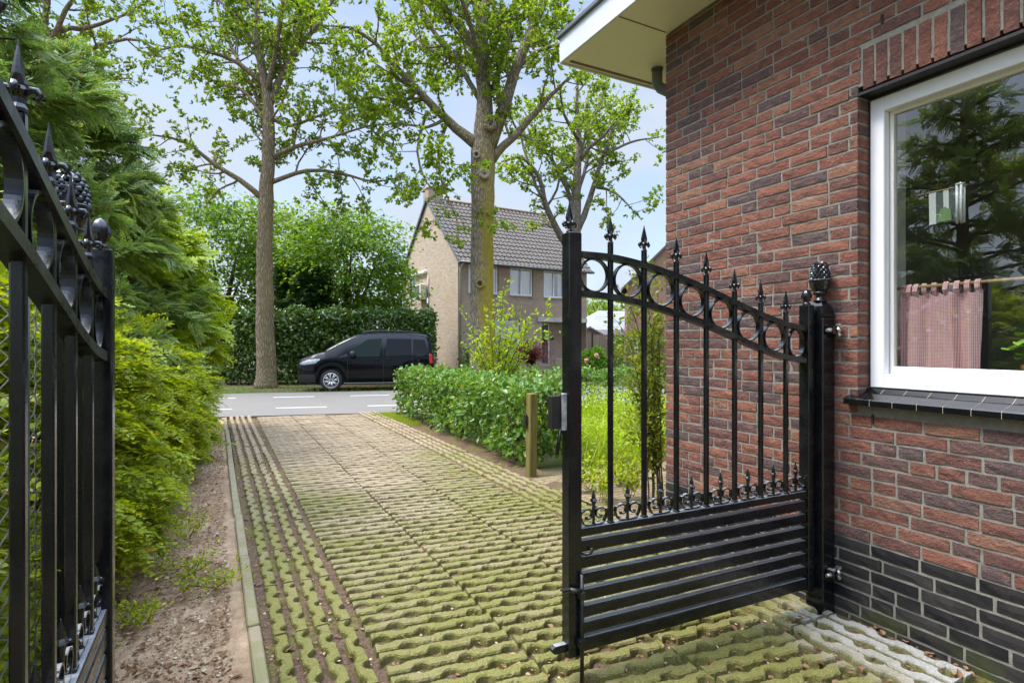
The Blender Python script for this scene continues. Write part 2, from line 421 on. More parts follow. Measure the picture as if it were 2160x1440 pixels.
# leaves
M['leaf_oak'] = leafmat('oak leaf', [(0, (.14, .235, .02)), (.4, (.215, .325, .03)), (.75, (.31, .42, .045)), (1, (.10, .18, .03))], .62, .45)
M['leaf_oak2'] = leafmat('oak leaf cooler', [(0, (.12, .205, .026)), (.5, (.19, .285, .034)), (1, (.28, .38, .05))], .5, .45)
M['leaf_oak3'] = leafmat('oak leaf pale', [(0, (.12, .20, .028)), (.5, (.185, .28, .038)), (1, (.26, .35, .055))], .5, .45)
M['leaf_maple'] = leafmat('maple leaf', [(0, (.065, .145, .012)), (.45, (.11, .22, .018)), (.8, (.17, .29, .028)), (1, (.045, .10, .025))], .48, .4, clump=.7, cl=.8)
M['leaf_ivy'] = leafmat('ivy leaf', [(0, (.032, .082, .012)), (.5, (.055, .12, .017)), (.85, (.10, .18, .03)), (1, (.14, .14, .03))], .25, .33, spec=.5)
M['leaf_dark'] = leafmat('dark evergreen leaf', [(0, (.018, .05, .018)), (.5, (.03, .075, .022)), (1, (.05, .11, .03))], .25, .45)
M['leaf_conifer'] = leafmat('conifer spray', [(0, (.095, .160, .055)), (.4, (.14, .22, .066)), (.75, (.205, .295, .080)), (.90, (.16, .235, .11)), (1, (.28, .19, .095))], .5, .55, (1.05, 1.08, .7), .3, 2.6, 1.)
M['leaf_golden'] = leafmat('golden conifer spray', [(0, (.19, .30, .018)), (.5, (.30, .41, .022)), (1, (.40, .50, .04))], .4, .5, (1.2, 1.1, .5), .3, 1.2, .6)
M['leaf_shrub'] = leafmat('yellow green shrub leaf', [(0, (.15, .225, .014)), (.3, (.255, .345, .018)), (.65, (.40, .475, .026)), (.88, (.11, .17, .02)), (.97, (.46, .48, .05)), (1, (.32, .20, .07))], .5, .4, clump=2.0, cl=.5)
M['leaf_hedge'] = leafmat('fresh hedge leaf', [(0, (.065, .15, .024)), (.35, (.11, .225, .03)), (.75, (.18, .31, .045)), (.95, (.045, .11, .028)), (1, (.24, .19, .06))], .4, .33, spec=.5, clump=2.5)
M['leaf_sapling'] = leafmat('bright sapling leaf', [(0, (.25, .38, .012)), (.5, (.36, .47, .016)), (1, (.20, .33, .02))], .5, .4)
M['leaf_twiggy'] = leafmat('olive shrub leaf', [(0, (.17, .23, .022)), (.5, (.26, .31, .03)), (1, (.12, .19, .03))], .45, .4)
M['leaf_red'] = leafmat('dark red maple leaf', [(0, (.085, .018, .022)), (.5, (.14, .032, .032)), (1, (.10, .05, .03))], .4, .5, (1.3, .8, .7))
M['leaf_box'] = leafmat('clipped hedge leaf', [(0, (.07, .13, .02)), (.5, (.12, .21, .03)), (.9, (.19, .28, .04)), (1, (.2, .13, .05))], .35, .4)
M['leaf_hyd'] = leafmat('hydrangea leaf', [(0, (.10, .22, .02)), (.6, (.17, .31, .028)), (1, (.07, .17, .03))], .35, .4)
M['petal'] = leafmat('pink petal', [(0, (.60, .24, .27)), (1, (.72, .42, .40))], .3, .6, (1, 1, 1))
M['blade'] = leafmat('grass blade', [(0, (.13, .23, .012)), (.45, (.24, .36, .016)), (.8, (.36, .46, .03)), (1, (.36, .34, .09))], .45, .45, clump=1.5)
M['blade_dark'] = leafmat('verge grass blade', [(0, (.09, .17, .02)), (.5, (.15, .25, .03)), (1, (.24, .27, .07))], .4, .5)
M['litter'] = leafmat('dead leaf scraps', [(0, (.16, .08, .045)), (.3, (.26, .14, .08)), (.6, (.10, .055, .03)), (.85, (.36, .25, .16)), (1, (.45, .42, .36))], .1, .8)
# timber, car
t = NT('green weathered timber'); v = t.n('Mapping', Vector=t.obj(), Scale=(30, 30, 2)).outputs[0]
n1 = t.noise(1.5, 5, .6, v)
M['timber'] = t.done(t.pbr(t.mix(t.mrange(n1, .3, .7), (.10, .085, .022), (.235, .195, .06)), .85, 0, .2, t.bump(n1, .004, .5)))
t = NT('grey fence timber'); v = t.n('Mapping', Vector=t.obj(), Scale=(8, 8, .6)).outputs[0]
M['fencewood'] = t.done(t.pbr(t.mix(t.noise(1.5, 5, .6, v), (.20, .15, .11), (.42, .35, .27)), .85))
t = NT('black car paint'); n1 = t.noise(2, 2, .5, t.obj())
M['carpaint'] = t.done(t.pbr((.003, .0035, .0055), .18, 0, .12, None, Coat_Weight=.25, Coat_Roughness=.02))
M['carblack'] = simple('black car plastic', (.012, .012, .013), .5, 0, .2, 8)
t = NT('car glass'); M['carglass'] = t.done(t.pbr((.004, .005, .006), .02, 0, .4, None, Coat_Weight=.2, Coat_Roughness=.01))
t = NT('car front glass'); M['carglass_clear'] = t.done(t.pbr((.014, .024, .020), .10, 0, .25, None, Coat_Weight=.0, Coat_Roughness=.01))
M['tyre'] = simple('tyre rubber', (.022, .021, .021), .8, 0, .2, 20)
M['alloy'] = simple('alloy wheel', (.62, .60, .58), .3, .7, .1, 8)
M['lamp'] = simple('headlight glass', (.30, .31, .32), .15, 0, .35, 12)
M['red'] = simple('red tail light', (.55, .012, .010), .15, 0, .15, 9)
M['plate'] = simple('yellow number plate', (.75, .36, .02), .4, 0, .1, 20)
M['door'] = simple('grey green front door', (.085, .098, .095), .45, 0, .12, 3)
M['acunit'] = simple('cream air unit', (.62, .58, .48), .5, 0, .08, 4)
M['concrete'] = simple('pale concrete', (.45, .44, .41), .85, 0, .15, 3)
M['woodcut'] = simple('pale cut wood', (.27, .22, .165), .9, 0, .25, 25)
M['cutdark'] = simple('dark hollow wood', (.03, .02, .014), .95, 0, .3, 20)
# ------------------------------------------------------------------ camera, light, sky
CAM_H = 1.38
TH = math.atan(618 / 1180)
cam = bpy.data.cameras.new('camera'); cam.sensor_width = 36; cam.lens = 36 * 1180 / 2160
cam.shift_y = 4 / 2160; cam.clip_start = .02; cam.clip_end = 2000
co = bpy.data.objects.new('camera', cam); col.objects.link(co)
co.location = (0, 0, CAM_H); co.rotation_euler = (R(90), 0, -TH)
sc.camera = co
SUN_EL, SUN_AZ = R(60), R(-68)          # azimuth from +Y, clockwise positive: the sun stands high behind the conifers, to the left
sd = np.array([math.sin(SUN_AZ) * math.cos(SUN_EL), math.cos(SUN_AZ) * math.cos(SUN_EL), math.sin(SUN_EL)])
su = bpy.data.lights.new('sun', 'SUN'); su.energy = 1.5; su.angle = R(15); su.color = (1, .95, .86)
so = bpy.data.objects.new('sun', su); col.objects.link(so)
from mathutils import Vector
so.rotation_euler = Vector(sd).to_track_quat('Z', 'Y').to_euler()
so.location = (-10, 10, 20)
w = bpy.data.worlds.new('World'); sc.world = w; w.use_nodes = True
wt = w.node_tree; wt.nodes.clear()
sky = wt.nodes.new('ShaderNodeTexSky'); sky.sky_type = 'NISHITA'; sky.sun_disc = False
sky.sun_elevation = SUN_EL; sky.sun_rotation = SUN_AZ; sky.air_density = 1.0; sky.dust_density = 1.0; sky.ozone_density = 1.5
tc = wt.nodes.new('ShaderNodeTexCoord')
mp = wt.nodes.new('ShaderNodeMapping'); mp.inputs['Scale'].default_value = (1.2, 1.2, 3.2)
wt.links.new(tc.outputs['Generated'], mp.inputs[0])
nz = wt.nodes.new('ShaderNodeTexNoise'); nz.inputs['Scale'].default_value = 1.5; nz.inputs['Detail'].default_value = 6; nz.inputs['Roughness'].default_value = .55
wt.links.new(mp.outputs[0], nz.inputs['Vector'])
cr = wt.nodes.new('ShaderNodeValToRGB'); cr.color_ramp.elements[0].position = .42; cr.color_ramp.elements[1].position = .60
cr.color_ramp.elements[0].color = (.30, .30, .30, 1); cr.color_ramp.elements[1].color = (1, 1, 1, 1)
wt.links.new(nz.outputs[0], cr.inputs[0])
sx = wt.nodes.new('ShaderNodeSeparateXYZ'); wt.links.new(tc.outputs['Generated'], sx.inputs[0])
hz = wt.nodes.new('ShaderNodeMapRange'); hz.inputs[1].default_value = .55; hz.inputs[2].default_value = .02; hz.inputs[3].default_value = 0; hz.inputs[4].default_value = .8
wt.links.new(sx.outputs[2], hz.inputs[0])
mxf = wt.nodes.new('ShaderNodeMath'); mxf.operation = 'MAXIMUM'; wt.links.new(cr.outputs[0], mxf.inputs[0]); wt.links.new(hz.outputs[0], mxf.inputs[1])
mx = wt.nodes.new('ShaderNodeMix'); mx.data_type = 'RGBA'
wt.links.new(mxf.outputs[0], mx.inputs['Factor']); wt.links.new(sky.outputs[0], mx.inputs[6]); mx.inputs[7].default_value = (2.65, 3.0, 3.55, 1)
zn = wt.nodes.new('ShaderNodeMapRange'); zn.interpolation_type = 'SMOOTHSTEP'       # overcast sky: the zenith is brighter than the horizon
zn.inputs[1].default_value = .5; zn.inputs[2].default_value = .95; zn.inputs[3].default_value = 1; zn.inputs[4].default_value = 7.2
wt.links.new(sx.outputs[2], zn.inputs[0])
zs2 = wt.nodes.new('ShaderNodeVectorMath'); zs2.operation = 'SCALE'; wt.links.new(mx.outputs[2], zs2.inputs[0]); wt.links.new(zn.outputs[0], zs2.inputs['Scale'])
bg = wt.nodes.new('ShaderNodeBackground'); bg.inputs['Strength'].default_value = .10
wt.links.new(zs2.outputs[0], bg.inputs['Color'])
wo = wt.nodes.new('ShaderNodeOutputWorld'); wt.links.new(bg.outputs[0], wo.inputs['Surface'])
vs_ = sc.view_settings; vs_.view_transform = 'Standard'; vs_.look = 'None'; vs_.gamma = 1; vs_.use_curve_mapping = False
vs_.exposure = 1.42
sc.render.film_transparent = False
try:
    sc.cycles.use_denoising = True; sc.cycles.denoising_prefilter = 'NONE'; sc.cycles.max_bounces = 8; sc.cycles.diffuse_bounces = 4; sc.cycles.transmission_bounces = 4; sc.cycles.transparent_max_bounces = 8
    sc.cycles.glossy_bounces = 3; sc.cycles.caustics_reflective = False; sc.cycles.caustics_refractive = False
except Exception: pass

# ------------------------------------------------------------------ ground, road, drive
def sheet(name, xs, ys, zf, mat):
    X, Y = np.meshgrid(xs, ys); Z = zf(X, Y)
    V = np.stack([X.ravel(), Y.ravel(), Z.ravel()], 1); nx, ny = len(xs), len(ys)
    i = np.arange(nx - 1)[None, :] + np.arange(ny - 1)[:, None] * nx
    F = np.stack([i, i + 1, i + 1 + nx, i + nx], -1).reshape(-1, 4)
    return np_mesh(name, V, F, mat, smooth=True)
def lump(X, Y, seed, sc_, n=9):
    r = np.random.default_rng(seed); z = 0
    for i in range(n):
        a = r.uniform(0, 2 * PI); k = sc_ * r.uniform(.5, 2.2)
        z = z + np.sin(k * (X * math.cos(a) + Y * math.sin(a)) + r.uniform(0, 6)) / n ** .5
    return z
g = sheet('ground', np.array([-400, -60, -20, -8, -3, 0, 3, 8, 20, 60, 400.]), np.array([-400, -60, -20, -5, 0, 5, 12, 20, 40, 80, 500.]), lambda X, Y: X * 0 - .06, M['ground']); tag(g, kind='structure')
s_ = sheet('soil_strip', np.arange(-3.2, .16, .035), np.concatenate([np.arange(-1.5, 6, .04), np.arange(6, 11.9, .1)]),
           lambda X, Y: -.022 + .012 * lump(X, Y, 3, 3.) + .005 * lump(X, Y, 4, 16.) + .05 * np.clip(-X - .25, 0, 1.2), M['soil']); tag(s_, kind='structure')
RD = np.array([math.cos(R(15)), -math.sin(R(15))]); RN = np.array([math.sin(R(15)), math.cos(R(15))])
RO = np.array([1.0, 11.66])      # a point on the near road edge
def road_strip(name, d0, d1, s0, s1, z, mat, parent=None):
    mb = MB(); q = [RO + RD * s + RN * d for s, d in ((s0, d0), (s1, d0), (s1, d1), (s0, d1))]
    mb.add([(p[0], p[1], zz) for zz in (z - .05 if parent is None else z - .0035, z) for p in q], [(4, 5, 6, 7), (0, 3, 2, 1), (0, 1, 5, 4), (1, 2, 6, 5), (2, 3, 7, 6), (3, 0, 4, 7)])
    return mb.build(name, mat, parent)
road = road_strip('road', 0, 5.28, -60, 90, -.006, M['asphalt']); tag(road, kind='structure')
for k in range(-4, 9):
    road_strip('road_marking', 1.24, 1.32, -.26 + 1.9 * k, .77 + 1.9 * k, -.002, M['roadpaint'], road)
    road_strip('road_marking', 3.80, 3.88, -.79 + 1.9 * k, .22 + 1.9 * k, -.002, M['roadpaint'], road)

# drive base: earth below the pavers
dbase = sheet('drive_bed', np.arange(.16, 3.2, .05), np.concatenate([np.arange(-3, 5, .05), np.arange(5, 11.6, .12)]), lambda X, Y: -.026 - .012 * np.clip((3.2 - Y) / 1.2, 0, 1) + .004 * lump(X, Y, 8, 22.) + .005 * lump(X, Y, 9, 5.), M['gapsoil']); tag(dbase, kind='structure')
def paver_bar(mb, c, L, ang, pitch=.1, notch0=0., side=1, back=.22, wid=.064, r=random):
    """one wavy concrete bar with half-round notches; long axis along ang"""
    near = c[1] < 5
    n = 48 if near else 20
    us = np.linspace(-L / 2, L / 2, n + 1)
    if c[1] < 3 and abs(ang) < 1: wid, back = .070, .42
    def notch(u, off):
        d = np.abs(((u + off + .1) % .2) - .1)
        rn = .038 if c[1] < 3 else .033; return np.where(d < rn, np.sqrt(np.maximum(rn ** 2 - d ** 2, 0)) * .92, 0)
    fr = -wid / 2 + notch(us, notch0) ; bk = wid / 2 - notch(us, notch0 + .1) * back
    dz = r.uniform(-.004, .004); tz = r.uniform(-.008, .008); tr = r.uniform(-.02, .02)
    ca, sa = math.cos(ang), math.sin(ang)
    rows = []
    for k, (off, z) in enumerate(((-1, -.055), (-.4, -.009), (0, -.001), (0, -.001), (-.4, -.009), (-1, -.055))):
        e = .008 if k in (2, 3) else (.0 if k in (0, 5) else .002)
        v = (fr + e) if k < 3 else (bk - e)
        vv = side * v
        zz = z + dz + tz * us + tr * vv
        rows.append(np.stack([c[0] + us * ca - vv * sa, c[1] + us * sa + vv * ca, zz], 1))
    V = np.stack(rows, 1)   # (n+1, 6)
    if near:
        V = V + prng.normal(size=V.shape) * np.array([.0011, .0011, .0009]); chip = prng.uniform(size=V.shape[:2]) < .035
        V[..., 2] -= chip * prng.uniform(.002, .008, V.shape[:2])
    V = V.reshape(-1, 3)
    fs = []
    for i in range(n):
        for k in range(5):
            a = i * 6 + k; q = (a, a + 6, a + 7, a + 1)
            fs.append(q if side > 0 else q[::-1])
    e0 = tuple(range(6)); e1 = tuple(n * 6 + k for k in range(6))
    fs += [e0 if side > 0 else e0[::-1], e1[::-1] if side > 0 else e1]
    mb.add(V, fs, 0, False)
drive = MB(); prng = np.random.default_rng(31)
rr = random.Random(5)
TILT = -.118
for colm in range(3):
    x0 = .62 + .6 * colm
    y = -2.5 + .04 * colm; k = 0
    while y < 12.0:
        ang = TILT + rr.uniform(-.012, .012)
        yy = y + (x0 + .3 - .62) * TILT
        if yy + .06 < 11.63 - .268 * (x0 + .6 - 1.0):
            if yy > 1.0:
                paver_bar(drive, (x0 + .3 + rr.uniform(-.006, .006), yy + rr.uniform(-.004, .004)), .588, ang, notch0=(.1 if k % 2 else 0.) + .05, r=rr)
            else:
                drive.box((x0 + .3, yy, -.022), (.58, .07, .04), rz=ang)
        y += .0945 + (.003 if k % 4 == 3 else 0); k += 1
for (xs, y0) in (([.256, .353, .451, .552], .1), ([2.50, 2.595, 2.69, 2.785], .3)):
    for k, x0 in enumerate(xs):
        y = 1.0 + y0 * .6; lim = 11.35 if xs[0] < 1 else 11.0
        while y < lim:
            paver_bar(drive, (x0 - (.0085 * max(0, y - 5) if xs[0] < 1 else 0) + rr.uniform(-.005, .005), y + .3), .588, PI / 2 + rr.uniform(-.01, .01), notch0=.05 + (.1 if k % 2 else 0), side=1, r=rr, wid=.068, back=.6)
            y += .602
dv = drive.build('driveway', M['paver']); tag(dv, kind='structure')
kb = MB(); y = -2.0
while y < 11.0:
    L = 1.0; jx = rr.uniform(-.006, .006); xx = .150 - .0058 * (y - 2)
    kb.box((xx + jx, y + L / 2, -.02 + rr.uniform(-.004, .004)), (.055, L - .006, .06), bev=.006, rz=.0055 + rr.uniform(-.004, .004)); y += L
k_ = kb.build('kerb', M['kerb']); tag(k_, kind='structure')
# brick side path behind the gate and worn apron along the road
pth = sheet('path', np.arange(2.86, 7.5, .25), np.arange(3.45, 5.2, .2), lambda X, Y: -.016 + .006 * lump(X, Y, 21, 3.), M['clinker']); tag(pth, kind='structure')

# ------------------------------------------------------------------ gates
def spear(mb, x, z0, s=1.0, y=0.0):
    pr = [(.0135, 0), (.0135, .006), (.009, .014), (.0085, .024), (.012, .030), (.0155, .036), (.012, .043), (.013, .047), (.0180, .060), (.0150, .072), (.0095, .092), (.0045, .108), (.0012, .122)]
    b0 = len(mb.v); mb.lathe([(r * s, z * s) for r, z in pr], (x, y, z0), 8, smooth=False)
    for i in range(b0 + 64, len(mb.v)): q = mb.v[i]; mb.v[i] = (q[0], y + (q[1] - y) * .5, q[2])
    for sx_, sy_ in ((1, 0), (-1, 0), (0, 1), (0, -1)):
        p = [(.006, .030), (.015, .040), (.024, .040), (.029, .031), (.025, .024), (.020, .027)]
        mb.tube([(x + sx_ * a * s, y + sy_ * a * s, z0 + b * s) for a, b in p], [.005 * s, .0062 * s, .006 * s, .0055 * s, .0045 * s, .003 * s], 6)
def bud(mb, x, z0, y=0.0):
    pr = [(.020, 0), (.021, .006), (.014, .012), (.013, .018), (.020, .024), (.019, .029), (.0235, .036), (.0245, .048), (.022, .060), (.016, .072), (.008, .080), (.002, .084)]
    mb.lathe(pr, (x, y, z0), 24, rfun=lambda a, i, z: 1 + (.07 * math.cos(a * 8) if i > 4 else 0))
S_K = [.018, .10, .19, .27, .355, .45, .539, .63, .72, .81, .902, .99, 1.08, 1.17, 1.26, 1.34, 1.405]
def rail_z(s, which):
    # top and lower curved rails (centre line), a double bend from the high outer end to the low hinge end
    pts = {'t': [(.0, 1.749), (.175, 1.746), (.355, 1.722), (.539, 1.682), (.72, 1.631), (.902, 1.573), (1.08, 1.520), (1.26, 1.476), (1.42, 1.452)],
           'l': [(.0, 1.588), (.175, 1.578), (.355, 1.552), (.539, 1.514), (.72, 1.466), (.902, 1.409), (1.08, 1.352), (1.26, 1.308), (1.42, 1.287)]}[which]
    xs = np.array([p[0] for p in pts]); zs = np.array([p[1] for p in pts])
    m = np.gradient(zs, xs)
    i = int(np.clip(np.searchsorted(xs, s) - 1, 0, len(xs) - 2)); h = xs[i + 1] - xs[i]; u = (s - xs[i]) / h
    return (2 * u ** 3 - 3 * u ** 2 + 1) * zs[i] + (u ** 3 - 2 * u ** 2 + u) * h * m[i] + (-2 * u ** 3 + 3 * u ** 2) * zs[i + 1] + (u ** 3 - u ** 2) * h * m[i + 1]
BARS = [(.175, 1.923), (.355, 1.902), (.539, 1.865), (.72, 1.813), (.902, 1.743), (1.08, 1.694), (1.26, 1.652)]
XO, XH = -.018, 1.418        # centre lines of outer and hinge stile
def make_gate(loc, rz, label):
    root = thing('garden_gate', loc, label, 'gate', None, rz)
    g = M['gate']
    m = MB(); m.box((XO, 0, (.095 + 1.836) / 2), (.062, .06, 1.741), bev=.004); st = m.build('stile', g, root)
    m = MB(); spear(m, XO - .012, 1.836, 1.05); m.build('finial', g, st)
    m = MB(); m.box((XH, 0, (.09 + 1.58) / 2), (.046, .06, 1.49), bev=.004); st2 = m.build('stile', g, root)
    m = MB(); bud(m, XH, 1.58); m.build('finial', g, st2)
    x0, x1 = XO + .031, XH - .023
    for w_, nm in (('t', 'top_rail'), ('l', 'lower_rail')):
        m = MB(); xs = np.linspace(x0, x1, 40)
        m.ribbon([(x, rail_z(x, w_)) for x in xs], .026, .040); m.build(nm, M['gate_old'], root)
    m = MB(); m.box(((x0 + x1) / 2, 0, .597), (x1 - x0, .042, .032), bev=.003); m.build('middle_rail', g, root)
    for bx, tip in BARS:
        m = MB(); top = tip - .118
        zt = [.613, rail_z(bx, 'l') - .0135, rail_z(bx, 'l') + .0135, rail_z(bx, 't') - .0135, rail_z(bx, 't') + .0135, top]
        m.box((bx, 0, (.613 + top) / 2), (.0205, .0205, top - .613), bev=.003)
        m.box((bx, 0, .617), (.026, .026, .008), bev=.002)
        b = m.build('bar', g, root)
        m = MB(); spear(m, bx, top, .97); m.build('spearhead', g, b)
    ed = [x0] + [b[0] for b in BARS] + [x1]
    for i in range(8):
        a = ed[i] + (.0 if i == 0 else .0103); b = ed[i + 1] - (.0 if i == 7 else .0103); cx = (a + b) / 2
        zt, zl = rail_z(cx, 't') - .0135, rail_z(cx, 'l') + .0135
        m = MB(); r0 = min((zt - zl) / 2 + .002, (b - a) / 2 - .004); zc = (zt + zl) / 2
        an = np.linspace(0, 2 * PI, 49)
        m.ribbon([(cx + r0 * math.cos(q) * 1.0, zc + ((zt - zl) / 2) * math.sin(q)) for q in an], .0065, .024); m.build('ring', g, root)
        # scroll ornament: two C scrolls and a small spear
        m = MB(); z0 = .613
        for sg in (-1, 1):
            p = []
            for q in np.linspace(0, 1, 34):
                th = -PI / 2 + q * 2.15 * PI
                rad = .036 * (1 - .62 * q) if q > .32 else .036 + .0 * q
                cx2, cz2 = .030, .044
                p.append((cx + sg * (cx2 + rad * math.cos(th)) , z0 + .003 + cz2 + rad * math.sin(th) + (-.006 if q < .1 else 0)))
            p = [(cx + sg * .002, z0 + .004)] + p[1:]
            m.ribbon(p, .0056, .016)
            m.lathe([(.001, -.008), (.006, -.006), (.0075, 0), (.006, .006), (.001, .008)], (p[-1][0], 0, p[-1][1]), 8)
        m.lathe([(.009, 0), (.009, .008), (.0062, .014), (.0062, .040), (.0085, .046), (.0065, .052), (.0075, .085), (.011, .100), (.0165, .104), (.0125, .110), (.0095, .114), (.0085, .124), (.004, .140), (.0008, .152)], (cx, 0, z0), 8, smooth=False)
        for sy_ in (-1, 1):
            m.tube([(cx, sy_ * .005, z0 + .098), (cx, sy_ * .016, z0 + .105), (cx, sy_ * .019, z0 + .100)], [.004, .004, .002], 6)
        m.build('scroll_ornament', g, root)
    for i in range(6):
        zt = .562 - .068 * i
        m = MB(); m.box(((x0 + x1) / 2, 0, zt - .0230), (x1 - x0, .040, .046), bev=.004); m.build('slat', g, root)
    m = MB(); m.box(((x0 + x1) / 2, 0, .134), (x1 - x0, .050, .056), bev=.004); m.build('bottom_rail', g, root)
    # latch keep on the outer edge
    m = MB(); m.box((XO - .045, -.012, 1.10), (.022, .012, .150), bev=.002); m.box((XO - .035, .004, 1.10), (.006, .04, .150), bev=.001)
    m.build('latch_plate', M['galv'], root)
    m = MB(); m.box((XO - .079, .012, 1.098), (.038, .034, .135), bev=.002); m.box((XO - .053, .006, 1.098), (.020, .018, .140), bev=.002); m.build('latch_box', M['dark'], root)
    m = MB(); m.tube([(XO - .055, .0, 1.03), (XO - .062, .004, .97), (XO - .068, .008, .925)], [.007, .008, .009], 8); m.build('latch_lever', g, root)
    m = MB(); m.tube([(XO + .020, -.046, .44), (XO + .020, -.046, -.022)], .0085, 10)
    m.tube([(XO + .020, -.046, .375), (XO - .008, -.052, .378), (XO - .038, -.046, .386)], [.009, .010, .010], 8)
    m.box((XO - .055, -.042, .388), (.042, .022, .010), bev=.003)
    m.box((XO + .020, -.038, .352), (.026, .034, .030), bev=.003); m.box((XO + .020, -.038, .155), (.028, .034, .038), bev=.003)
    m.build('drop_bolt', M['gate_old'], root)
    m = MB(); m.prism([(XO - .032, .150), (XO - .085, .150), (XO - .098, .140), (XO - .098, .128), (XO - .085, .118), (XO - .032, .118)], 1, -.012, .012); m.build('stop_lug', g, root)
    m = MB(); m.tube([(XO + .032, -.012, .512), (XO + .055, -.03, .508), (XO + .075, -.034, .512), (XO + .075, -.034, .532)], .0055, 8); m.build('hook', g, root)
    return root
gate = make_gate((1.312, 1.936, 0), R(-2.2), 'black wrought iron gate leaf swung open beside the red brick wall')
gate2 = copy_tree(gate, None, ('drop_bolt', 'latch_lever', 'stop_lug'))
gate2.location = (-.285, 1.860 - XH, .055); gate2.rotation_euler = (0, 0, PI / 2)
gate2['label'] = 'black wrought iron gate leaf seen end on in front of the chain link fence'
for ch in gate2.children:
    if ch.name.split('.')[0] in ('bar', 'lower_rail'): pass

def make_post(loc, rz, label):
    root = thing('gate_post', loc, label, 'gate post', None, rz)
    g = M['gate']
    m = MB(); m.box((0, 0, .735), (.10, .10, 1.57), bev=.006)
    # chamfered shoulders
    m.lathe([(.0705, 1.519), (.0695, 1.535), (.052, 1.575), (.036, 1.592), (.030, 1.600)], (0, 0, 0), 4, smooth=False, phase=PI / 4)
    body = m.build('shaft', g, root)
    m = MB()
    m.lathe([(.030, 1.598), (.034, 1.604), (.026, 1.612), (.020, 1.622), (.020, 1.630), (.034, 1.640), (.037, 1.646), (.030, 1.653)], (0, 0, 0), 20)
    m.lathe([(.026, 1.652), (.040, 1.664), (.046, 1.684), (.050, 1.704), (.057, 1.712), (.050, 1.716), (.042, 1.712)], (0, 0, 0), 40,
            rfun=lambda a, i, z: 1 + (.07 if i > 1 else .02) * abs(math.cos(a * 4)) - .03)
    m.build('urn_cup', g, root)
    m = MB()
    m.lathe([(.040, 1.708), (.0425, 1.722), (.0415, 1.745), (.036, 1.770), (.025, 1.792), (.012, 1.806), (.002, 1.811)], (0, 0, 0), 20)
    for k in range(7):
        z = 1.716 + k * .0135; nb = 12 if k < 4 else (9 if k < 6 else 6)
        u = (z - 1.708) / .103; r = .0435 * math.sqrt(max(.02, 1 - (max(0, u - .12) / .9) ** 2))
        for j in range(nb):
            a = (j + (k % 2) * .5) / nb * 2 * PI
            cx, cy = r * math.cos(a), r * math.sin(a)
            m.lathe([(.0105, -.006), (.009, .002), (.0005, .011)], (cx * .97, cy * .97, z + .003), 4, smooth=False, phase=a)
    m.build('pine_cone', g, root)
    for z in (1.448, .19):
        m = MB(); m.box((-.012, -.072, z), (.034, .044, .046), bev=.004); m.box((.03, -.064, z), (.05, .026, .03), bev=.004)
        h = m.build('hinge', g, root)
        m = MB(); m.tube([(-.058, -.075, z), (-.004, -.075, z)], .0085, 10); m.tube([(-.035, -.075, z), (-.022, -.075, z)], .013, 6, smooth=False)
        m.tube([(.032, -.080, z - .035), (.032, -.080, z + .030)], .008, 10); m.tube([(.032, -.080, z + .024), (.032, -.080, z + .034)], .0145, 6, smooth=False)
        m.tube([(.032, -.080, z - .028), (.032, -.080, z - .018)], .0135, 6, smooth=False); m.tube([(.032, -.080, z - .008), (.032, -.080, z + .012)], .0125, 10)
        m.build('hinge_bolt', M['bolt'], h)
    return root
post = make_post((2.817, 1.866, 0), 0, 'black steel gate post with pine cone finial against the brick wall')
post2 = copy_tree(post); post2.location = (-.375, 1.985, .055); post2.rotation_euler = (0, 0, PI / 2)
post2['label'] = 'black steel gate post with pine cone finial in front of the conifers'

# ------------------------------------------------------------------ chain link fence beside the left gate leaf
cf = thing('chain_link_fence', (-.45, 1.0, 0), 'grey diamond chain link fence behind the half hidden gate leaf', 'fence')
m = MB(); pit = .052; n = 58
for i in range(62):
    y0 = -1.15 + i * pit; pts = []
    for k in range(n + 1):
        pts.append((.004 * (1 if k % 2 else -1), y0 + (pit * .5 if (k + i) % 2 else -pit * .5) * 1.0, .02 + k * pit * .5))
    m.tube(pts, .0021, 4, cap=False)
m.build('mesh', M['wire'], cf)
m = MB(); m.tube([(.0, -2.2, 1.60), (.0, .92, 1.60)], .017, 10); m.build('top_rail', M['galv'], cf)
for y in (-1.6, .90):
    m = MB(); m.tube([(-.012, y, -.1), (-.012, y, 1.62)], .019, 10); m.build('fence_post', M['trim_grey'], cf)

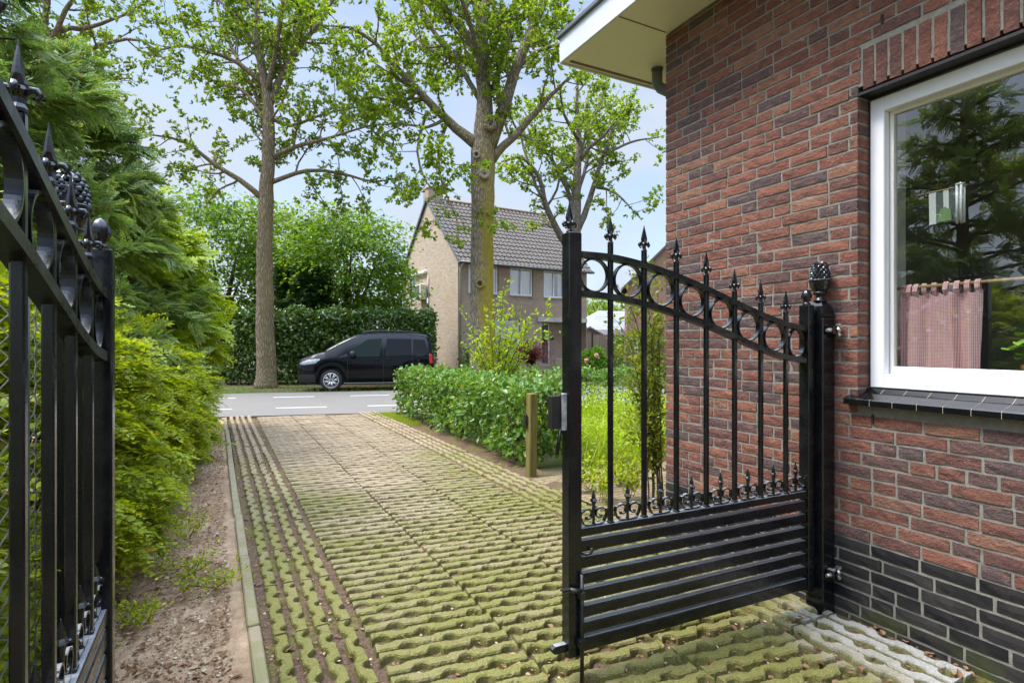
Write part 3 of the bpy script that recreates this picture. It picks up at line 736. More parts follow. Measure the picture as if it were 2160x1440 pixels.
# ------------------------------------------------------------------ near house (right)
XW = 2.875; CRS = .0643
nh = thing('brick_house', (XW, 0, 0), 'near red brick house with white framed window and cream eaves', 'house')
YE = 3.083; YF = -4.0; ZT = 3.615
WY0, WY1, WZ0, WZ1 = -1.0, 1.705, 1.115, 2.655      # opening
SOLD0, SOLD1 = 2.655, 2.872
wr = random.Random(11)
wall = MB(); plin = MB()
def brick(mb, y0, y1, z0, z1, x0=0., depth=.05, mi=0):
    """one rough brick standing proud of the mortar; face towards -x"""
    ny = max(2, int((y1 - y0) / .035)); nz_ = 2 if z1 - z0 < .1 else 5
    j = lambda s: wr.gauss(0, s)
    ty, tz, dx = j(.004), j(.006), j(.001)
    ys = np.linspace(y0, y1, ny + 1); zs = np.linspace(z0, z1, nz_ + 1)
    vs = []
    ew = .0007
    for a, y in enumerate(ys):
        for b, z in enumerate(zs):
            edge = (a in (0, ny)) or (b in (0, nz_))
            x = x0 + dx + ty * (y - y0) + tz * (z - z0) + (j(.0009) + .0022 if edge else j(.0011))
            vs.append((x, y + (j(ew) if edge else 0), z + (j(ew) if edge else 0)))
    W = nz_ + 1; fs = [(a * W + b, a * W + b + 1, (a + 1) * W + b + 1, (a + 1) * W + b) for a in range(ny) for b in range(nz_)]
    ring = [a * W for a in range(ny + 1)] + [ny * W + b for b in range(1, nz_ + 1)] + [a * W + nz_ for a in range(ny - 1, -1, -1)] + [b for b in range(nz_ - 1, 0, -1)]
    k = len(vs)
    for q in ring: vs.append((x0 + depth, vs[q][1], vs[q][2]))
    n = len(ring)
    fs += [(ring[i], ring[(i + 1) % n], k + (i + 1) % n, k + i) for i in range(n)]
    mb.add(vs, fs, mi, False)
row = 0; z = -.07
YV = -1.2       # modelled bricks up to here; farther back the wall is out of sight
while z < ZT - .01:
    z0, z1 = z + .0068, z + CRS - .0068
    tgt = plin if z1 < .43 else wall
    y = YE; k = 0
    first = True
    while y > YV:
        L = .21 if wr.random() > (.33 if tgt is wall else .2) else .100
        if first: L = [.21, .155, .100, .1][row % 4]; first = False
        ya = y - L
        # skip or trim over the openings
        segs = [(ya, y)]
        if z1 > WZ0 - .04 and z0 < WZ1 + .005:
            segs = [(max(a, WY1), b) for a, b in segs if b > WY1 + .02]
        if z1 > SOLD0 and z0 < SOLD1 - .01:
            segs = [(max(a, WY1 - .012), b) for a, b in segs if b > WY1 + .02]
        for a, b in segs:
            if b - a > .02: brick(tgt, a, b, z0, min(z1, ZT - .004))
        y = ya - .0130 + wr.uniform(-.002, .002)
    z += CRS; row += 1
# soldier course over the window
y = WY1 - .026
while y > YV:
    brick(wall, y - .051, y, SOLD0 + .004, SOLD1 - .012); y -= .0635
# window reveal bricks (turned faces, alternate courses)
z = -.07 + CRS * 18
while z < WZ1 - .05:
    if z > WZ0 - .05:
        z0, z1 = z + .0076, z + CRS - .0076
        wall.box((.058, WY1 - .0022 + .05, (z0 + z1) / 2), (.088, .1, z1 - z0), 0, .003)
    z += CRS
# end wall towards the street
wm = MB()
mort = .0058
wm.box((.06 + mort, (WY1 + YE) / 2, (ZT - .1) / 2 + .0), (.12, YE - WY1 - .004, ZT + .10), 1)
wm.box((.06 + mort, (WY1 + YV) / 2, (WZ0 - .13) / 2), (.12, WY1 - YV, WZ0 + .09), 1)
wm.box((.06 + mort, (WY1 + YV) / 2, (WZ1 + ZT) / 2 + .02), (.12, WY1 - YV, ZT - WZ1 - .01), 1)
off = len(wall.v)
wall.v += wm.v; wall.f += [[i + off for i in f] for f in wm.f]; wall.m += wm.m; wall.sm += wm.sm
wall.box((2.6 + .08, YE - .11, ZT / 2 - .05), (5.15, .215, ZT + .09), 2)
wall.box((.12, (YV + YF) / 2, ZT / 2), (.24, YV - YF, ZT + .1), 2)
wall.box((5.3, (YE + YF) / 2, ZT / 2), (.2, YE - YF - .3, ZT), 2)
wall.box((2.7, YF + .1, ZT / 2), (5.0, .2, ZT), 2)
for yy, zz in ((1.585, 2.965), (1.63, 1.005), (1.60, .29), (.9, 2.965)):
    wall.box((.012, yy, zz), (.03, .010, .046), 3)
wall.build('wall', [M['brick'], M['mortar'], M['brick_end'], M['cutdark']], nh)
plin.build('plinth', M['plinth'], nh)
m = MB(); m.box((.055, (WY1 + .06 + YV) / 2, WZ1 - .012), (.100, WY1 + .05 - YV, .014)); m.build('lintel', M['dark'], nh)
# window
FX = .088; FY1 = WY1 - .012
fz0, fz1 = 1.155, 2.622
m = MB(); fw = .068
m.box((FX + .045, FY1 - fw / 2, (fz0 + fz1) / 2), (.09, fw, fz1 - fz0), bev=.004)
yl = -1.0
m.box((FX + .0453, (FY1 - fw + yl) / 2, fz1 - .036), (.0895, FY1 - fw - yl, .072), bev=.004)
m.box((FX + .0453, (FY1 - fw + yl) / 2, fz0 + .036), (.0895, FY1 - fw - yl, .072), bev=.004)
m.box((FX + .045, yl - fw / 2, (fz0 + fz1) / 2), (.09, fw, fz1 - fz0), bev=.004)
win = m.build('window', M['white'], nh)
m = MB(); gy, gz0, gz1 = FY1 - fw - .004, fz0 + .072, fz1 - .072
bd = .018
m.box((FX + .06, gy - bd / 2, (gz0 + gz1) / 2), (.03, bd, gz1 - gz0), bev=.002)
m.box((FX + .0605, (gy - bd + yl) / 2, gz0 + .019), (.03, gy - bd - yl, .036), bev=.003)
m.box((FX + .0605, (gy - bd + yl) / 2, gz1 - bd / 2), (.03, gy - bd - yl, bd), bev=.002)
m.build('glazing_bead', M['cream'], win)
m = MB(); m.add([(FX + .062, a, b) for a, b in ((gy - bd, gz0 + .036), (yl, gz0 + .036), (yl, gz1 - bd), (gy - bd, gz1 - bd))], [(0, 1, 2, 3)])
m.build('pane', M['glass'], win)
# sill of black tiles
m = MB(); y = WY1 + .045; k = 0
while y > -.9:
    L = .105 if k else .13
    pr = [(-.045, 1.072), (-.045, 1.098), (-.040, 1.104), (.05, 1.128), (.085, 1.150), (.105, 1.150), (.105, 1.072)]
    m.prism(pr, 1, y - L + .0025, y, 0)
    m.prism([(a + (.0012 if a < 0 else 0), b - .0012) for a, b in pr], 1, y - L + .0003, y - L + .0022, 1)
    y -= L; k += 1
m.build('sill', [M['sill'], M['grout']], nh)
# eaves
m = MB(); EX = -.447; EY = .692
zs_ = 3.622
m.box(((EX + 5.2) / 2, (YE + YF) / 2 + EY / 2 , zs_ + .012), (5.2 - EX, YE + EY - YF - .012, .02))
so_ = m.build('soffit', M['soffit'], nh)
m = MB(); m.box((EX / 2 - .005, YE - .02, zs_ - .0005), (-EX - .03, .006, .004)); m.box((2.4, YE + EY - .05, zs_ - .001), (5.6, .024, .006)); m.build('seam', M['brown_trim'], so_)
m = MB(); m.box((EX - .012, (YF + YE + EY) / 2, zs_ + .085), (.022, YE + EY - YF, .19), bev=.002)
m.box((2.4, YE + EY + .006, zs_ + .085), (5.72, .020, .19), bev=.002); m.build('fascia', M['fascia'], nh)
m = MB(); m.box((EX - .022, (YF + YE + EY) / 2, zs_ + .197), (.05, YE + EY - YF + .04, .034), bev=.004); m.box((2.4, YE + EY + .016, zs_ + .198), (5.7, .045, .034), bev=.004)
m.build('roof_trim', M['trim_grey'], nh)
m = MB(); m.box((2.6, (YF + YE + EY) / 2, zs_ + .14), (5.9, YE + EY - YF - .05, .1)); m.build('roof', M['dark'], nh)
m = MB(); px, py = .30, YE + .42
m.tube([(px, py, zs_ + .01), (px, py, zs_ - .12), (px + .015, py - .02, zs_ - .16), (px + .15, py - .33, zs_ - .40), (px + .16, py - .35, zs_ - .44), (px + .16, py - .35, .0)], .043, 16)
m.tube([(px, py, zs_ - .0), (px, py, zs_ - .012)], .049, 16); m.build('downpipe', M['zinc'], nh)
# the room behind the window
m = MB()
m.box((1.35 + .3, .2, .55), (2.9, 4.6, .05), 1)
m.box((3.1, .2, 1.9), (.06, 4.6, 2.8), 0); m.box((1.65, 2.5, 1.9), (2.85, .06, 2.8), 0); m.box((1.65, -2.1, 1.9), (2.85, .06, 2.8), 0); m.box((1.65, .2, 3.05), (2.9, 4.6, .06), 0)
m.box((.30, .3, 1.155), (.28, 4.2, .03), 2)
m.box((.30, WY1 + .02, 1.9), (.28, .04, 1.5), 2)
m.build('room', [M['plaster'], M['roomfloor'], M['cream']], nh)
# curtain and rod, pot plant
ct = thing('cafe_curtain', (XW + .205, 1.37, 1.245), 'red and white gingham cafe curtain hanging inside the window', 'curtain')
nY, nZ = 120, 24; V = []
for i in range(nY + 1):
    u = i / nY; y = .235 - u * .335
    for k in range(nZ + 1):
        v = k / nZ
        fold = .016 * math.sin(u * 19 + 1.6 * math.sin(u * 7)) * (1 - .2 * v) + .004 * math.sin(u * 43)
        V.append((fold, y + .006 * math.sin(v * 3 + u * 8), -.005 + v * .38 + .006 * math.sin(u * 40) * v))
F = [(i * (nZ + 1) + k, (i + 1) * (nZ + 1) + k, (i + 1) * (nZ + 1) + k + 1, i * (nZ + 1) + k + 1) for i in range(nY) for k in range(nZ)]
cm = np_mesh('cloth', V, F, M['gingham'], ct, smooth=True)
for u in (.03, .12, .21, .31, .44, .60, .73, .85, .97):
    y = .235 - u * .335; f = .016 * math.sin(u * 19 + 1.6 * math.sin(u * 7)) * .8
    m = MB(); m.ribbon([(f, .368), (f - .012, .392), (f * .3 - .009, .418), (f * .3, .429), (f * .3 + .012, .416), (f + .006, .38)], .002, .022)
    m.v[-24:] = [(a, b + y, c) for a, b, c in m.v[-24:]]
    m.build('tab', M['gingham'], ct)
rod = MB(); rod.tube([(0, .255, .415), (0, -2.3, .415)], .008, 10); tag(rod.build('curtain_rod', M['woodrod']), 'thin pale wooden curtain rod across the inside of the window', 'curtain rod').location = (XW + .205, 1.37, 1.245)
pot = thing('flower_pot', (XW + .225, 1.06, 1.172), 'orange terracotta pot with green plant on the indoor window ledge', 'flower pot')
m = MB(); m.lathe([(.045, 0), (.062, .09), (.068, .09), (.070, .115), (.062, .115), (.058, .10)], (0, 0, 0), 24); m.build('pot', M['terracotta'], pot)
m = MB()
for k in range(16):
    a = k * 2.4; L = .05 + .012 * (k % 5); z1 = .15 + .022 * (k % 6)
    px_, py_ = L * math.cos(a), L * math.sin(a)
    m.tube([(0, 0, .09), (px_ * .5, py_ * .5, z1 * .75), (px_, py_, z1)], .002, 5)
    r_ = .030 + .006 * (k % 3); q = [(px_ + r_ * math.cos(b_) * (1 + .12 * math.cos(5 * b_)), py_ + r_ * math.sin(b_) * (1 + .12 * math.cos(5 * b_)), z1 + .008 * math.cos(3 * b_) + .3 * r_ * math.cos(b_ - a) * -1) for b_ in np.linspace(0, 2 * PI, 13)[:-1]]
    m.add([(px_, py_, z1 - .006)] + q, [(0, 1 + i, 1 + (i + 1) % 12) for i in range(12)], 0, True)
m.build('leaves', M['leaf_hyd'], pot)
# hanging banner and wind chime behind the glass
hb = thing('hanging_banner', (XW + .235, 1.495, 2.02), 'small white and grey cloth banner with green motif behind the glass', 'banner')
m = MB(); 
for i, (a, b, mi) in enumerate(((0, .03, 0), (.03, .062, 1), (.062, .085, 0), (.085, .112, 1), (.112, .135, 0))):
    m.add([(.003 * (i % 2), -a, .10), (.003 * (i % 2), -b, .10), (.006, -b, -.055), (.006, -a, -.055), (.004, -a, .10), (.004, -b, .10), (.008, -b, -.055), (.008, -a, -.055)], [(0, 1, 2, 3), (7, 6, 5, 4), (0, 4, 5, 1), (1, 5, 6, 2), (2, 6, 7, 3), (3, 7, 4, 0)], mi)
m.add([(-.003, -.035, -.05), (-.003, -.10, -.05), (-.003, -.095, .0), (-.003, -.07, .02), (-.003, -.05, .01)], [(0, 1, 2, 3, 4)], 2)
m.build('cloth', [M['net'], M['trim_grey'], simple('green print', (.17, .27, .12), .8)], hb)
m = MB(); m.tube([(0, .06, .103), (0, -.16, .103)], .003, 8); m.build('rod', M['woodrod'], hb)
wc = thing('wind_chime', (XW + .235, 1.362, 2.0), 'small white tubular wind chime hanging beside the cloth banner', 'wind chime')
m = MB()
for k in range(5): m.tube([(.014 * math.cos(k * 1.256), .014 * math.sin(k * 1.256), .13), (.014 * math.cos(k * 1.256), .014 * math.sin(k * 1.256), -.05)], .006, 8)
m.build('tube', M['white'], wc)
m = MB(); m.lathe([(.020, .13), (.020, .136), (.004, .14), (.001, .145)], (0, 0, 0), 14); m.build('cap', M['white'], wc)
# ------------------------------------------------------------------ foliage
def frames(A, N):
    A = unit(A); N = N - A * (A * N).sum(1, keepdims=True)
    bad = np.linalg.norm(N, axis=1) < 1e-4
    N[bad] = np.cross(A[bad], [1, 0, 0.3]); N = unit(N); return np.cross(A, N), A, N
def scatter(P, A, N, size, tmpl):
    """place copies of a template; its columns are side, along, normal"""
    tv, tf = tmpl; S, A, N = frames(A, N); n, k = len(P), len(tv)
    V = P[:, None, :] + size[:, None, None] * (tv[None, :, 0:1] * S[:, None, :] + tv[None, :, 1:2] * A[:, None, :] + tv[None, :, 2:3] * N[:, None, :])
    F = tf[None] + (np.arange(n) * k)[:, None, None]
    return V.reshape(-1, 3), F.reshape(-1, tf.shape[1])
def T_leaf(w=.30, fold=.07):       # pointed oval leaf folded along its rib, two quads
    v = [(0, 0, 0), (w * .8, .30, fold), (w * .75, .65, fold), (0, 1, 0), (-w * .75, .65, fold), (-w * .8, .30, fold)]
    return np.array(v), np.array([(0, 1, 2, 3), (0, 3, 4, 5)])
def T_oak():                       # lobed leaf: a waisted outline of three quads
    v = [(0, 0, 0), (.20, .22, .04), (.13, .42, .02), (.30, .62, .06), (.12, .80, .03), (0, 1, -.03), (-.12, .80, .03), (-.30, .62, .06), (-.13, .42, .02), (-.20, .22, .04)]
    return np.array(v), np.array([(0, 1, 2, 8), (0, 2, 8, 9), (2, 3, 7, 8), (3, 4, 6, 7), (4, 5, 5, 6)])[[0, 2, 3]]
def T_cluster(n=6, seed=1, w=.26):     # a rosette of leaves at a shoot tip
    r = np.random.default_rng(seed); V = []; F = []
    lv, lf = T_leaf(w)
    for i in range(n):
        a = unit(np.array([r.normal(), r.normal() * .6 + .55, r.normal() * .7])); nn = r.normal(size=3)
        v, f = scatter(np.array([[r.uniform(-.05, .05), r.uniform(-.1, .25), r.uniform(-.05, .05)]]), a[None], nn[None], np.array([r.uniform(.7, 1.1)]), (lv, lf))
        F.append(f + len(V) * 0 + sum(len(q) for q in V)); V.append(v)
    return np.concatenate(V), np.concatenate(F)
def T_frond(n=11, seed=2, droop=.25, w=.035, ln=.42):   # flat scale-leaved spray
    r = np.random.default_rng(seed); V = []; F = []
    def dia(p, a, L, wd):
        s = np.array([a[1], -a[0], 0]); s = s / (np.linalg.norm(s) + 1e-9); b = len(V)
        p = np.array(p); a = np.array(a)
        V.extend([p, p + a * L * .45 + s * wd, p + a * L, p + a * L * .45 - s * wd]); F.append((b, b + 1, b + 2, b + 3))
    zz = lambda y: -droop * y * y
    dia((0, 0, 0), (0, 1, -droop), 1.0, w * .6)
    for i in range(n):
        y = .06 + .86 * i / (n - 1)
        for sg in (-1, 1):
            L = ln * (1 - .72 * y) * r.uniform(.8, 1.15) + .06
            d = np.array([sg * .72, .70, -.25 - r.uniform(0, .3)]); d /= np.linalg.norm(d)
            p = np.array([0, y, zz(y)]); dia(p, d, L, w)
            if L > .2:
                for q in (.35, .62):
                    d2 = np.array([sg * .25, .95, -.35]); d2 /= np.linalg.norm(d2)
                    dia(p + d * L * q, d2, L * .5, w * .8)
    return np.array(V), np.array(F)
def T_spray(n=7, seed=3, w=.17, L=.30, droop=.3):    # arching twig with paired small leaves
    r = np.random.default_rng(seed); V = []; F = []
    lv, lf = T_leaf(.33, .05)
    for i in range(n):
        y = .08 + .9 * i / (n - 1); p = np.array([0, y, -droop * y * y])
        for sg in (-1, 1):
            a = np.array([sg * r.uniform(.6, 1.1), r.uniform(.3, .9), r.uniform(-.3, .25)])
            v, f = scatter(p[None], a[None], np.array([[r.normal() * .25, r.normal() * .25, 1.]]), np.array([L * r.uniform(.7, 1.15) * (1 - .35 * y)]), (lv, lf))
            F.append(f + sum(len(q) for q in V)); V.append(v)
    a = np.array([[0, 1., -droop]])
    b = sum(len(q) for q in V)
    V.append(np.array([(-.008, 0, 0), (.008, 0, 0), (.004, 1, -droop), (-.004, 1, -droop)])); F.append(np.array([(b, b + 1, b + 2, b + 3)]))
    return np.concatenate(V), np.concatenate(F)
def T_blade(w=.03):
    return np.array([(-w, 0, 0), (w, 0, 0), (w * .8, .5, .05), (-w * .8, .5, .05), (w * .12, 1, .28), (-w * .12, 1, .28)]), np.array([(0, 1, 2, 3), (3, 2, 4, 5)])
def foliage(name, parts, mats, parent):
    Vs, Fs, mi = [], [], []; b = 0
    for i, (v, f, k) in enumerate(parts):
        Vs.append(v); Fs.append(f + b); mi.append(np.full(len(f), k)); b += len(v)
    return np_mesh(name, np.concatenate(Vs), np.concatenate(Fs), mats, parent, np.concatenate(mi))

# pixel (of the 2160 px photo) at a depth along the view -> a point in the place
CT, ST = math.cos(TH), math.sin(TH)
def at(px, py, Z):
    u = (px - 1080) / 1180
    return np.array([(u * CT + ST) * Z, (-u * ST + CT) * Z, CAM_H - (py - 724) * Z / 1180])
def gp(px, Z):
    p = at(px, 724, Z); return p[0], p[1]

def smooth_path(P, rad, rg, step=.35, wob=.02):
    """Catmull-Rom resample with a little wander"""
    P = np.array(P, float); rad = np.array(rad, float); out = []; ro = []
    Q = np.vstack([2 * P[0] - P[1], P, 2 * P[-1] - P[-2]])
    for i in range(len(P) - 1):
        p0, p1, p2, p3 = Q[i:i + 4]; n = max(2, int(np.linalg.norm(p2 - p1) / step))
        for k in range(n):
            u = k / n
            out.append(.5 * ((2 * p1) + (-p0 + p2) * u + (2 * p0 - 5 * p1 + 4 * p2 - p3) * u * u + (-p0 + 3 * p1 - 3 * p2 + p3) * u ** 3)); ro.append(rad[i] * (1 - u) + rad[i + 1] * u)
    out.append(P[-1]); ro.append(rad[-1]); out = np.array(out); ro = np.array(ro)
    out[1:-1] += rg.normal(size=out[1:-1].shape) * wob * (ro[1:-1, None] * 3 + .15)
    return out, ro
def grow(limbs, rg, lv1=1.6, lv2=3.0, L1=(1.2, 2.4), L2=(.4, .95), start=.25, up=.25, leaves=9, spread=.16, bottom=None, tipdrop=0.0):
    """limbs: list of (pts, radii). returns wood paths and leaf shoot positions + directions"""
    wood = []; LP = []; LA = []
    def branch(p, d, L, r0, n=6, curve=.35, lift=.15):
        pts = [p]; dd = d.copy()
        for k in range(n):
            dd = unit(dd + rg.normal(size=3) * curve * .35 + np.array([0, 0, lift * .3 - tipdrop * .3 * k / n])); pts.append(pts[-1] + dd * L / n)
        return np.array(pts), np.linspace(r0, r0 * .25, n + 1)
    def shoots(pts, dens, s0=.3):
        L = np.linalg.norm(np.diff(pts, axis=0), axis=1).sum(); m = max(2, int(L * dens))
        for _ in range(m):
            t = rg.uniform(s0, 1.02) * (len(pts) - 1); i = min(int(t), len(pts) - 2)
            LP.append(pts[i] + (pts[i + 1] - pts[i]) * (t - i) + rg.normal(size=3) * spread * .5); d = unit(pts[i + 1] - pts[i])
            LA.append(unit(d * .6 + rg.normal(size=3) * .7 + np.array([0, 0, .15])))
    for pts, rad in limbs:
        wood.append((pts, rad, 10)); seg = np.linalg.norm(np.diff(pts, axis=0), axis=1); L = seg.sum(); cum = np.concatenate([[0], np.cumsum(seg)]) / L
        n1 = int(L * lv1)
        for k in range(n1):
            t = start + (1.0 - start) * (k + rg.uniform(0, 1)) / n1; i = min(np.searchsorted(cum, t) - 1, len(pts) - 2); i = max(i, 0)
            if rad[i] > .22: continue
            d = unit(pts[i + 1] - pts[i]); v = rg.normal(size=3); v = unit(v - d * np.dot(v, d))
            dir_ = unit(d * rg.uniform(.25, .7) + v * rg.uniform(.7, 1.1) + np.array([0, 0, up]))
            Lb = rg.uniform(*L1) * (1.15 - .5 * t)
            bp, br = branch(pts[i], dir_, Lb, min(rad[i] * .5, .045))
            wood.append((bp, br, 5))
            n2 = max(2, int(Lb * lv2))
            for q in range(n2):
                tt = rg.uniform(.25, 1) * (len(bp) - 1); j = min(int(tt), len(bp) - 2)
                d2 = unit(bp[j + 1] - bp[j]); v = rg.normal(size=3)
                tp, tr_ = branch(bp[j], unit(d2 * .5 + v * .6 + np.array([0, 0, .1])), rg.uniform(*L2), max(br[j] * .45, .006), 4, .5)
                wood.append((tp, tr_, 3)); shoots(tp, leaves)
            shoots(bp, leaves * .5, .5)
        shoots(pts[-max(3, len(pts) // 4):], leaves * .8, 0.)
    return wood, np.array(LP), np.array(LA)
def wood_mesh(name, wood, mat, parent, base):
    m = MB()
    for pts, rad, n in wood: m.tube(np.array(pts) - np.array(base), rad, n, cap=(n > 5))
    return m.build(name, mat, parent)
def make_tree(name, label, cat, base, limbs, rg, leafmat_, barkm, leafsize, group=None, cl=(5, .28), extra=None, sub=None, **kw):
    root = thing(name, tuple(base), label, cat, group)
    wood, LP, LA = grow(limbs, rg, **kw)
    tr = wood_mesh('trunk', wood, barkm, root, base)
    parts = []
    n = len(LP); pick = rg.integers(0, 3, n)
    for k in range(3):
        s = pick == k
        if s.any():
            v, f = scatter(LP[s] - base, LA[s], rg.normal(size=(s.sum(), 3)) * .6 + np.array([0, 0, .6]), leafsize * rg.uniform(.7, 1.25, s.sum()), T_cluster(cl[0], 10 + k, cl[1]))
            parts.append((v, f, 0))
    foliage('crown', parts, leafmat_, root)
    return root
def limb(rg, pix, Z0, dz=0., step=.35, wob=.02):
    """pix: list of (px, py, width_px); dz: how far the tip leans away from the viewer (m)"""
    n = len(pix); P = []; r = []
    acc = [0]
    for i in range(1, n): acc.append(acc[-1] + math.hypot(pix[i][0] - pix[i - 1][0], pix[i][1] - pix[i - 1][1]))
    for i, (x, y, wpx) in enumerate(pix):
        Z = Z0 + dz * (acc[i] / max(acc[-1], 1)) ** 1.3
        P.append(at(x, y, Z)); r.append(wpx / 2 * Z / 1180)
    return smooth_path(P, r, rg, step, wob)

# --- left roadside tree
rg = np.random.default_rng(101); Z = 18.1
b = at(561, 724, Z); b[2] = -.02
lims = [limb(rg, [(561, 818, 52), (561, 795, 42), (560, 700, 37), (558, 560, 33), (560, 450, 31), (565, 340, 27), (567, 260, 24), (564, 205, 20), (550, 130, 15), (541, 60, 12), (545, -10, 9), (536, -110, 5), (540, -210, 2)], Z, 0, .4, .012),
        limb(rg, [(566, 230, 15), (600, 150, 12), (640, 90, 10), (688, 28, 7), (725, -50, 4), (760, -120, 2)], Z, .8),
        limb(rg, [(560, 425, 14), (505, 378, 11), (450, 346, 9), (410, 312, 7), (360, 290, 5), (290, 285, 2)], Z, -1.4),
        limb(rg, [(572, 335, 11), (620, 311, 9), (700, 290, 6), (780, 266, 3), (850, 262, 2)], Z, -1.0),
        limb(rg, [(572, 385, 10), (648, 360, 8), (715, 365, 6), (790, 383, 4), (850, 372, 2)], Z, .6),
        limb(rg, [(566, 245, 9), (612, 266, 7), (680, 242, 5), (760, 226, 3), (830, 230, 2)], Z, 1.4),
        limb(rg, [(556, 180, 12), (500, 132, 9), (440, 110, 7), (380, 97, 5), (320, 112, 2)], Z, -1.2),
        limb(rg, [(562, 262, 9), (522, 200, 7), (482, 180, 5), (430, 190, 3)], Z, 1.2),
        limb(rg, [(548, 110, 9), (500, 40, 6), (440, -20, 4), (390, -60, 2)], Z, 1.),
        limb(rg, [(565, 300, 10), (560, 220, 8), (610, 120, 6), (640, 10, 3)], Z, 3.5),
        limb(rg, [(560, 280, 10), (540, 200, 8), (470, 60, 6), (450, -40, 3)], Z, 3.),
        limb(rg, [(562, 200, 10), (590, 60, 8), (600, -60, 6), (590, -140, 3)], Z, -2.5)]
make_tree('oak_tree', 'slender roadside tree with straight brown trunk left of the black van', 'tree', b, lims, rg, M['leaf_oak2'], M['bark_left'], .138, None, lv1=2.3, lv2=3.4, L1=(.9, 2.2), L2=(.35, .9), leaves=15, up=.12)
# --- middle roadside tree
rg = np.random.default_rng(202); Z = 17.5
b = at(1018, 724, Z); b[2] = -.02
lims = [limb(rg, [(1018, 818, 70), (1018, 785, 58), (1017, 640, 50), (1018, 480, 47), (1018, 390, 51), (1019, 320, 52), (1021, 270, 40), (1022, 200, 32), (1016, 120, 27), (1020, 40, 20), (1034, -40, 15), (1040, -140, 8), (1045, -240, 3)], Z, 0, .35, .010),
        limb(rg, [(1006, 305, 26), (980, 285, 22), (940, 250, 18), (880, 190, 15), (832, 140, 12), (792, 92, 9), (742, 60, 6), (690, 55, 2)], Z, -1.2),
        limb(rg, [(1016, 130, 18), (986, 76, 16), (930, 20, 13), (898, -30, 9), (870, -110, 3)], Z, -1.),
        limb(rg, [(1016, 150, 12), (952, 112, 11), (912, 62, 9), (888, 5, 7), (870, -70, 2)], Z, 1.6),
        limb(rg, [(1030, 310, 34), (1048, 270, 27), (1066, 220, 25), (1085, 150, 22), (1116, 78, 20), (1146, 8, 17), (1168, -60, 11), (1190, -150, 4)], Z, -.6),
        limb(rg, [(1036, 340, 20), (1062, 308, 17), (1092, 280, 15), (1140, 226, 12), (1172, 192, 8), (1215, 150, 3)], Z, -.9),
        limb(rg, [(1018, 60, 16), (1004, 20, 12), (988, -45, 8), (980, -130, 3)], Z, 1.4),
        limb(rg, [(1060, 250, 10), (1050, 190, 8), (1055, 130, 5), (1040, 80, 3)], Z, 1.),
        limb(rg, [(1026, 230, 12), (1060, 120, 10), (1090, 20, 8), (1100, -80, 3)], Z, 3.6),
        limb(rg, [(1018, 220, 12), (960, 130, 10), (900, 100, 8), (840, 30, 3)], Z, 3.4),
        limb(rg, [(1085, 150, 10), (1130, 110, 8), (1190, 90, 6), (1250, 60, 2)], Z, -2.2),
        limb(rg, [(1018, 200, 12), (1000, 80, 10), (960, -40, 8), (940, -140, 3)], Z, -3.),
        limb(rg, [(940, 250, 8), (900, 270, 6), (850, 262, 4), (800, 290, 2)], Z - .3, -.6),
        limb(rg, [(945, 252, 8), (925, 320, 6), (935, 395, 4), (962, 455, 3), (968, 520, 2)], Z - .2, -.5, .35),
        limb(rg, [(900, 235, 7), (880, 320, 5), (900, 385, 4), (925, 405, 2)], Z - .3, -.3),
        limb(rg, [(880, 190, 8), (850, 215, 6), (790, 205, 4), (730, 225, 2)], Z - .5, .6)]
mt = make_tree('oak_tree', 'stout roadside tree with yellow mossy furrowed trunk in front of house 14', 'tree', b, lims, rg, M['leaf_oak'], M['bark_mid'], .138, None, lv1=2.2, lv2=3.4, L1=(.9, 2.4), L2=(.35, .9), leaves=15, up=.1)
# knot scars on the trunk
for (px, py, rr_, hollow) in ((1005, 326, .105, 1), (1022, 366, .15, 0), (1034, 262, .17, 0), (1012, 598, .13, 1)):
    c = at(px, py, Z - .40); m = MB(); d = unit(np.array([-c[0], -c[1], 0.]))
    ring = [c + .0 * d]
    a_ = np.linspace(0, 2 * PI, 17); side_ = np.array([d[1], -d[0], 0])
    m.tube([c + rr_ * .8 * (math.cos(q) * side_ + math.sin(q) * np.array([0, 0, 1.1])) for q in a_], rr_ * .36, 8, 0)
    m.tube([c - d * .25, c - d * .02, c + d * .02], [rr_ * .9, rr_ * .8, rr_ * .55], 14, 0)
    m.tube([c + d * .021, c + d * .024], rr_ * (.55 if hollow else .22), 12, 1)
    m.shift(-b); m.build('branch_scar', [M['woodcut'] if py in (326, 366) else M['bark_mid'], M['cutdark']], mt)
